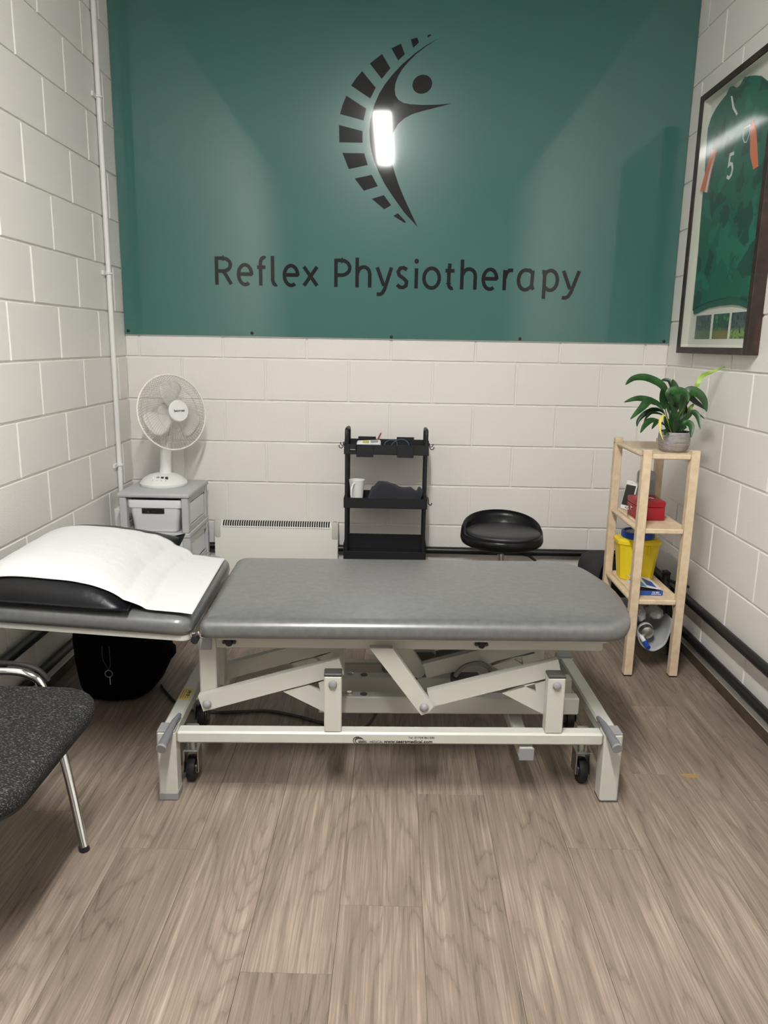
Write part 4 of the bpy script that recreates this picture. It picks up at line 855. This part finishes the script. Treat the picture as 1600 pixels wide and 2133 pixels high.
# plant
PC = (1.247, -.832, 1.0135)
pt = thing('potted_plant', 'leafy green peace lily in a black and white striped pot on the shelf', 'plant', PC)
MB().lathe([(.045, 0), (.052, .003), (.061, .016), (.0665, .035), (.0675, .055), (.066, .075), (.064, .088), (.0615, .089), (.060, .078), (.058, .076)], PC, 40, cap1=False).build('pot', POT, pt)
MB().lathe([(.0605, .0755), (.03, .080), (.001, .082)], PC, 24, cap0=False).build('soil', SOIL, pt)
LM = {'g': GREEN, 'd': DGREEN, 'y': YELLOWLEAF, 'b': BRIGHTLEAF, 'p': BRIGHTLEAF}
for P3, wd, kind in LEAVES:
    P3 = [Vector(p) for p in P3]; b = Vector((PC[0]+(P3[1].x-PC[0])*.30, PC[1]+(P3[1].y-PC[1])*.3, PC[2]+.079))
    b.x = max(PC[0]-.04, min(PC[0]+.04, b.x)); pts = spline([b]+P3[1:], 7); n = len(pts)
    st_i = 7 if kind not in 'bp' else (14 if kind == 'b' else 7)
    m = MB(); m.tube(pts[:st_i+2], [.0028-.0012*i/(st_i+1) for i in range(st_i+2)], 6)
    bp = pts[st_i:]; k = len(bp); vs = []
    for i, p in enumerate(bp):
        t = i/(k-1); d = (bp[min(i+1, k-1)]-bp[max(i-1, 0)]).normalized()
        nr = Vector((-.15, -.75, .62)); sd = d.cross(nr); sd = sd.normalized() if sd.length > .05 else Vector((1, 0, 0)); nr = sd.cross(d)
        w_ = wd*.52*max(.02, math.sin(PI*min(1, t**.85*1.0))**.75*(1.12-.25*t)) if i < k-1 else .0004
        fold = .28
        for j in (-1, -.55, 0, .55, 1): vs.append(p+sd*(w_*j)+nr*(w_*fold*abs(j)-.001*(j == 0)))
    m.add(vs, [(i*5+j, i*5+j+1, i*5+j+6, i*5+j+5) for i in range(k-1) for j in range(4)])
    nm = {'g': 'leaf', 'd': 'leaf', 'y': 'leaf', 'b': 'flower_spathe', 'p': 'flower_bud'}[kind]
    o = m.build(nm, LM[kind], pt, angle=120, fix=False)
    if kind == 'y': o['label'] = 'yellowed drooping leaf'
    if kind == 'b': o['label'] = 'lime green spathe on a tall stalk'
# middle shelf
z0 = SHZ[1]+.0003
bx = thing('cash_box', 'red metal cash box with keys in its lock on the middle shelf', 'cash box', (1.20, -.69, z0))
MB().box(1.135, 1.262, -.772, -.612, z0, z0+.060, .006, seg=2).build('case', RED, bx); MB().box(1.134, 1.263, -.773, -.611, z0+.0605, z0+.090, .007, seg=2).build('lid', RED, bx)
MB().tube(spline([(1.178, -.735, z0+.0905), (1.182, -.735, z0+.096), (1.198, -.735, z0+.099), (1.214, -.735, z0+.096), (1.218, -.735, z0+.0905)], 4), .0022, 6).build('carry_handle', CHROME, bx)
MB().lathe([(.0105, 0), (.0105, .006), (.008, .009), (.001, .0095)], (1.1345, -.700, z0+.045), 18, Matrix.Rotation(-PI/2, 3, 'Y')).build('lock', CHROME, bx)
ky = MB().box(1.1075, 1.1245, -.7012, -.6988, z0+.037, z0+.053, .0008).build('key', CHROME, bx)
m = MB(); m.tube([(1.113, -.700+.0085*math.sin(t), z0+.036+.0085*math.cos(t)) for t in [i*PI/8 for i in range(16)]], .0011, 6, closed=True); m.build('split_ring', CHROME, bx)
MB().box(1.1122, 1.1138, -.704, -.696, z0+.004, z0+.027, .0006).build('key', CHROME, bx)
ph = thing('smartphone', 'white smartphone with a dark screen leaning behind the red cash box', 'phone', (1.16, -.53, z0))
M_ = Matrix.Translation((1.148, -.548, z0+.0032)) @ Matrix.Rotation(math.radians(30), 4, 'Z') @ Matrix.Rotation(math.radians(14), 4, 'Y')
MB().box(0, .008, -.034, .034, 0, .142, .003, M_, seg=2).build('body', WHITE, ph); MB().box(-.0006, -.0001, -.030, .030, .020, .120, .0001, M_).build('screen', SCREEN, ph)
MB().lathe([(.0045, 0), (.0045, .0006)], (0, 0, 0), 12, M_ @ Matrix.Translation((-.0001, 0, .010)) @ Matrix.Rotation(-PI/2, 4, 'Y')).build('home_button', GREYCAP, ph)
MB().box(-.0006, -.0001, -.008, .008, .129, .131, .0001, M_).build('earpiece', GREYPL, ph)
gd = thing('grey_dispenser', 'grey rounded plastic dispenser standing behind the cash box and phone', 'dispenser', (1.235, -.535, z0))
MB().prism(corner_outline(1.204, 1.276, z0, z0+.195, (.004, .004, .022, .022), 5), lambda a, b, t: (a, t, b), -.572, -.508).build('case', GREYPL, gd, angle=30)
MB().box(1.213, 1.267, -.5765, -.5725, z0+.06, z0+.15, .001).build('front_panel', mat('dispenser_front', S(136, 136, 132), .4), gd)
# lower shelf
z0 = SHZ[2]+.0003
bn = thing('sharps_bin', 'yellow sharps bin with a round blue lid on the lower shelf', 'bin', (1.208, -.59, z0))
def brect(z, w_, d_, c_=.02): return [(1.207+a, -.590+b, z) for a, b in ((-w_+c_, -d_), (w_-c_, -d_), (w_, -d_+c_), (w_, d_-c_), (w_-c_, d_), (-w_+c_, d_), (-w_, d_-c_), (-w_, -d_+c_))]
MB().rings([brect(z0, .074, .050), brect(z0+.004, .077, .053), brect(z0+.175, .094, .066)]).build('tub', YEL, bn, angle=25)
MB().rings([brect(z0+.1755, .100, .070, .028), brect(z0+.178, .103, .073, .028), brect(z0+.193, .103, .073, .028), brect(z0+.202, .092, .064, .026)]).build('rim', YEL, bn, angle=25)
for s_ in (-.03, .035): MB().box(1.207+s_-.004, 1.207+s_+.004, -.668, -.655, z0+.13, z0+.175, .002).build('rib', YEL, bn)
m = MB(); m.lathe([(.074, 0), (.076, .003), (.076, .028), (.073, .031), (.066, .031), (.060, .024), (.001, .023)], (1.207, -.590, z0+.2025), 36)
lid = m.build('lid', BLUE, bn, angle=30)
for i in range(18):
    a = 2*PI*i/18; MB().box(-.003, .003, -.0775, -.0755, .004, .027, .0008, Matrix.Translation((1.207, -.590, z0+.2025)) @ Matrix.Rotation(a, 4, 'Z')).build('grip', BLUE, lid)
MB().lathe([(.052, 0), (.052, .0015), (.001, .002)], (1.207, -.590, z0+.2258), 28).build('flap', GREYPL, lid)
cx = thing('carton', 'open blue and white cardboard carton lying in front of the yellow bin', 'carton', (1.20, -.77, z0))
M_ = Matrix.Translation((1.199, -.868, z0)) @ Matrix.Rotation(.02, 4, 'Z')
m = MB(); m.box(-.050, .053, .001, .185, .0005, .002, 0, M_); m.build('tray_floor', CARD, cx)
MB().box(-.050, .053, 0, .0015, .0005, .022, 0, M_).build('front_flap', CARDB, cx)
m = MB(); m.box(-.0505, -.049, .0016, .185, .0005, .022, 0, M_).box(.052, .0535, .0016, .185, .0005, .022, 0, M_); m.build('side_wall', CARDW, cx)
MB().box(-.049, .052, .12, .184, .0022, .018, .001, M_).build('inner_card', CARD, cx)
Mf = M_ @ Matrix.Translation((.0535, 0, .0225)) @ Matrix.Rotation(math.radians(9), 4, 'Y')
lidf = MB().box(-.104, 0, .012, .188, 0, .0016, 0, Mf).build('lid', CARDW, cx)
MB().box(-.100, -.070, .015, .185, .0018, .0023, 0, Mf).build('printed_panel', CARDL, lidf); MB().prism([(-.06, .05), (-.02, .03), (-.012, .12), (-.045, .17)], lambda a, b, t: Mf @ Vector((a, b, .0018+t)), 0, .0005).build('printed_panel', CARDB, lidf)
text_mb('CE MD', .011, lambda a, b, t: M_ @ Vector((a+.004, -.0004-t*.2, b+.0105)), bold=.0002).build('printed_text', CARDW, cx)
m = MB()
for i in range(5): m.box(.002+.009*i, .008+.009*i, -.0006, -.0001, .0045, .0075, 0, M_)
m.build('printed_text', CARDW, cx)
# bag slung under the lowest board
bg = thing('grey_bag', 'open grey plastic bag slung under the lowest shelf board', 'bag', (1.21, -.72, .1))
def slg(i, j, ins=0.0):
    a = PI*(1.0+i); rx, rz = .083-ins, .150-ins; zc0 = .258
    x = 1.218+rx*math.cos(a)*(1-.10*j)*(1.0 if abs(math.cos(a)) < .8 else .97); z = zc0+rz*math.sin(a)*(1-.25*j)
    x += .006*noise.noise(Vector((i*5, j*4, 2))); z += .006*noise.noise(Vector((i*6, j*3, 7)))
    return (x, -.895+.30*j, z)
m = MB(); m.ngrid(lambda i, j: slg(i, j), 26, 14)
m.ngrid(lambda i, j: ((lambda e: (1.218+(e[0]-1.218)*(1-j*.98), e[1]+.002*j, e[2]+( .262-e[2])*j*.98))(slg(i, 1))), 26, 6)
o = m.build('bag_skin', GREYBAG, bg, angle=120, fix=False); o.modifiers.new('t', 'SOLIDIFY').thickness = .0025
m = MB(); m.tube([slg(i/25, 0) for i in range(26)], .0028, 6); m.build('hem', GREYBAG, bg)
for x in (1.143, 1.293): MB().tube([(x, -.80, .250), (x, -.79, .30), (x-.006 if x > 1.2 else x+.006, -.78, .3345)], .004, 6).build('hanger_strap', RUBBER, bg)
def crump(cx_, cy_, cz_, rx, ry, rz, seed, nm='clear_wrap'):
    bm = bmesh.new(); bmesh.ops.create_icosphere(bm, subdivisions=3, radius=1)
    for v in bm.verts:
        k = 1+.35*noise.noise(v.co*1.7+Vector((seed, 0, 0)))+.18*noise.noise(v.co*4+Vector((seed, 3, 0)))
        v.co = Vector((cx_+v.co.x*rx*k, cy_+v.co.y*ry*k, cz_+v.co.z*rz*k))
    return MB().bm(bm)
fl = thing('steel_flask', 'round steel flask lying in the grey bag under the shelf', 'flask', (1.196, -.83, .115))
Mq = Matrix.Translation((1.202, -.872, .179)) @ Matrix.Rotation(-PI/2, 4, 'X') @ Matrix.Rotation(.12, 4, 'X')
MB().lathe([(.001, 0), (.018, .002), (.029, .010), (.033, .024), (.033, .10), (.026, .13)], (0, 0, 0), 28, Mq).build('body', STEEL, fl); MB().lathe([(.0335, .035), (.0345, .038), (.0345, .050), (.0335, .053)], (0, 0, 0), 28, Mq).build('band', WHITE, fl)
mk = thing('marker_pen', 'white marker pen with a blue cap lying in the grey bag under the shelf', 'marker pen', (1.19, -.88, .116))
MB().cyl((1.168, -.80, .180), (1.183, -.895, .148), .0095, n=14).build('barrel', WHITE, mk); MB().cyl((1.1831, -.8955, .1479), (1.189, -.930, .136), .0108, n=14).build('cap', BLUE, mk)
for i, a in enumerate(((1.175, -.80, .255, .030, .05, .035), (1.245, -.80, .262, .032, .06, .028))):
    o = crump(*a, 3+i*5).build('plastic_wrapper', CLEAR, angle=120); origin_to(o, (a[0], a[1], a[2]-a[5]))
    tag(o, ('crumpled clear wrapper at the left in the mouth of the grey bag', 'crumpled clear wrapper at the right in the mouth of the grey bag')[i], 'wrapper', 'wrappers stuffed in the grey bag')
# behind the shelf
hd = thing('holdall', 'black holdall on the floor between the shelf and the back wall', 'holdall', (1.19, -.26, 0))
def hring(z, k): return [(1.185+.165*k*math.copysign(abs(math.cos(t))**.55, math.cos(t))+.004*noise.noise(Vector((math.cos(t)*2, math.sin(t)*2, z*9))), -.262+.125*k*math.copysign(abs(math.sin(t))**.55, math.sin(t)), z) for t in [i*PI/20 for i in range(40)]]
MB().rings([hring(.0, .9), hring(.02, .97), hring(.10, 1.0), hring(.24, 1.0), hring(.32, .97), hring(.365, .88), hring(.385, .70), hring(.392, .40)]).build('body', mat('holdall_cloth', S(40, 40, 42), .8, bump=(30, .4, .006)), hd, angle=100)
MB().tube(spline([(1.10, -.392, .20), (1.10, -.396, .30), (1.14, -.37, .395), (1.22, -.37, .40), (1.26, -.396, .30), (1.26, -.392, .20)], 6), .008, 8).build('strap', BLKCLOTH, hd)
MB().box(1.09, 1.28, -.399, -.3885, .06, .18, .004).build('green_pocket', mat('dark_green_cloth', S(22, 44, 36), .9), hd)
tp = thing('folded_tripod', 'black folded tripod propped between the shelf and the right-hand pipes', 'tripod', (1.372, -.70, 0))
MB().cyl((1.374, -.560, .305), (1.378, -.545, .372), .019, n=14).build('head', RUBBER, tp); MB().box(1.362, 1.392, -.575, -.525, .3725, .385, .004).build('top_plate', RUBBER, tp)
for dx, dy in ((-.008, -.80), (.010, -.76), (.0, -.70)):
    MB().tube([(1.372+dx, -.575, .31), (1.370+dx, -.575+(dy+.575)*.55, .14), (1.366+dx, dy, .006)], [.012, .010, .008], 10).build('leg', RUBBER, tp)
    MB().cyl((1.3705+dx, -.575+(dy+.575)*.45, .17), (1.3702+dx, -.575+(dy+.575)*.52, .148), .0145, n=10).build('leg_clamp', RUBBER, tp)
MB().tube([(1.380, -.57, .345), (1.388, -.70, .37), (1.390, -.80, .385)], .007, 8).build('pan_handle', RUBBER, tp)

# ------------------------------------------------------------------ chair in the left foreground
ch = thing('visitor_chair', 'charcoal fabric visitor chair on chrome tube legs at the left edge', 'chair', (-1.05, -2.46, 0))
so_ = corner_outline(-1.27, -.776, -2.770, -2.158, (.08, .10, .13, .08), 8)
m = cushion(so_, .437, .482, .024, .006); m.build('seat', SEATFAB, ch, angle=80)
m = cushion(corner_outline(-1.262, -.786, -2.760, -2.168, (.08, .10, .13, .08), 8), .424, .4365, .006, 0); m.build('seat_shell', RUBBER, ch, angle=50)
MB().box(-1.20, -.90, -2.74, -2.70, .400, .4235, .003).build('cross_rail', BLACKM, ch); MB().box(-1.20, -.90, -2.22, -2.18, .400, .4235, .003).build('cross_rail', BLACKM, ch)
for yy, fy in ((-2.134, -2.236), (-2.793, -2.76)):
    pts = spline([(-.8475, fy, .012), (-.900, fy+(yy-fy)*.5, .19), (-.952, fy+(yy-fy)*.88, .37), (-.985, yy, .468), (-1.015, yy, .496), (-1.055, yy, .506), (-1.11, yy, .506), (-1.17, yy, .503), (-1.20, yy, .480), (-1.225, yy, .43), (-1.30, fy+(yy-fy)*.4, .2), (-1.352, fy, .012)], 6)
    MB().tube(pts, .0125, 12).build('leg_frame', CHROME, ch)
    for fx_ in (-.8475, -1.352): MB().cyl((fx_, fy, 0), (fx_-.003 if fx_ > -1 else fx_+.003, fy, .014), .0148, n=14).build('foot_cap', RUBBER, ch)
    s_ = 1 if yy > -2.4 else -1
    MB().tube(spline([(-.972, yy+s_*.021, .470), (-1.0, yy+s_*.021, .504), (-1.05, yy+s_*.021, .520), (-1.12, yy+s_*.021, .522), (-1.21, yy+s_*.021, .515)], 5), .0075, 10).build('arm_pad', RUBBER, ch)
def backr(i, j, o_=0.0): return (-1.352+.018*math.cos((i-.5)*2.4)-.05*(j)-o_, -2.70+.48*i, .60+.25*j)
m = MB(); m.ngrid(lambda i, j: backr(i, j), 14, 8); o = m.build('backrest', SEATFAB, ch, angle=100, fix=False); o.modifiers.new('t', 'SOLIDIFY').thickness = .03
for y in (-2.60, -2.33): MB().tube([(-1.19, y, .412), (-1.30, y, .43), (-1.352, y, .50), (-1.362, y, .70)], .010, 10).build('back_tube', CHROME, ch)

# ------------------------------------------------------------------ black bag under the couch, with keys
bb = thing('black_bag', 'slumped black cloth bag on the floor under the raised head of the couch', 'bag', (-1.09, -1.17, 0))
def bring(z, rx, ry, ox=0, oy=0):
    return [(-1.09+ox+rx*math.copysign(abs(math.cos(t))**.8, math.cos(t))*(1+.06*noise.noise(Vector((math.cos(t)*1.6, math.sin(t)*1.6, z*5)))), -1.165+oy+ry*math.copysign(abs(math.sin(t))**.8, math.sin(t))*(1+.06*noise.noise(Vector((math.cos(t)*2, math.sin(t)*2, z*6+4)))), z) for t in [i*PI/24 for i in range(48)]]
MB().rings([bring(.001, .125, .125, -.02), bring(.012, .145, .15, -.02), bring(.05, .165, .17, -.01), bring(.11, .182, .178), bring(.17, .192, .175), bring(.24, .190, .165, -.012), bring(.31, .182, .148, -.02), bring(.37, .165, .12, -.03), bring(.40, .13, .08, -.03), bring(.41, .07, .04, -.03)]).build('body', BLKCLOTH, bb, angle=120)
MB().tube(spline([(-1.0, -1.12, .398), (-.98, -1.14, .43), (-1.06, -1.16, .455), (-1.18, -1.14, .43), (-1.17, -1.12, .395)], 6), .009, 8).build('strap', BLKCLOTH, bb)
MB().box(-.932, -.892, -1.16, -1.10, .13, .18, .008).build('side_tab', BLKCLOTH, bb)
kr = thing('key_ring', 'steel key ring hanging on a grey cord against the black bag', 'key ring', (-1.087, -1.342, .11))
yk = -1.360
MB().tube(spline([(-1.115, -1.348, .262), (-1.112, yk, .215), (-1.098, yk, .180), (-1.090, yk, .168), (-1.083, yk, .185), (-1.082, yk, .215), (-1.088, -1.348, .262)], 5), .0016, 6).build('cord', DKCAP, kr)
m = MB(); m.tube([(-1.090+.0145*math.cos(t), yk-.002, .150+.0145*math.sin(t)) for t in [i*PI/12 for i in range(24)]], .0016, 6, closed=True); m.build('ring', STEEL, kr)
MB().box(-1.0875, -1.0835, yk-.004, yk-.0025, .104, .136, .0004).build('key', STEEL, kr)
for o_ in bpy.data.objects:
    if '_off' in o_: del o_['_off']
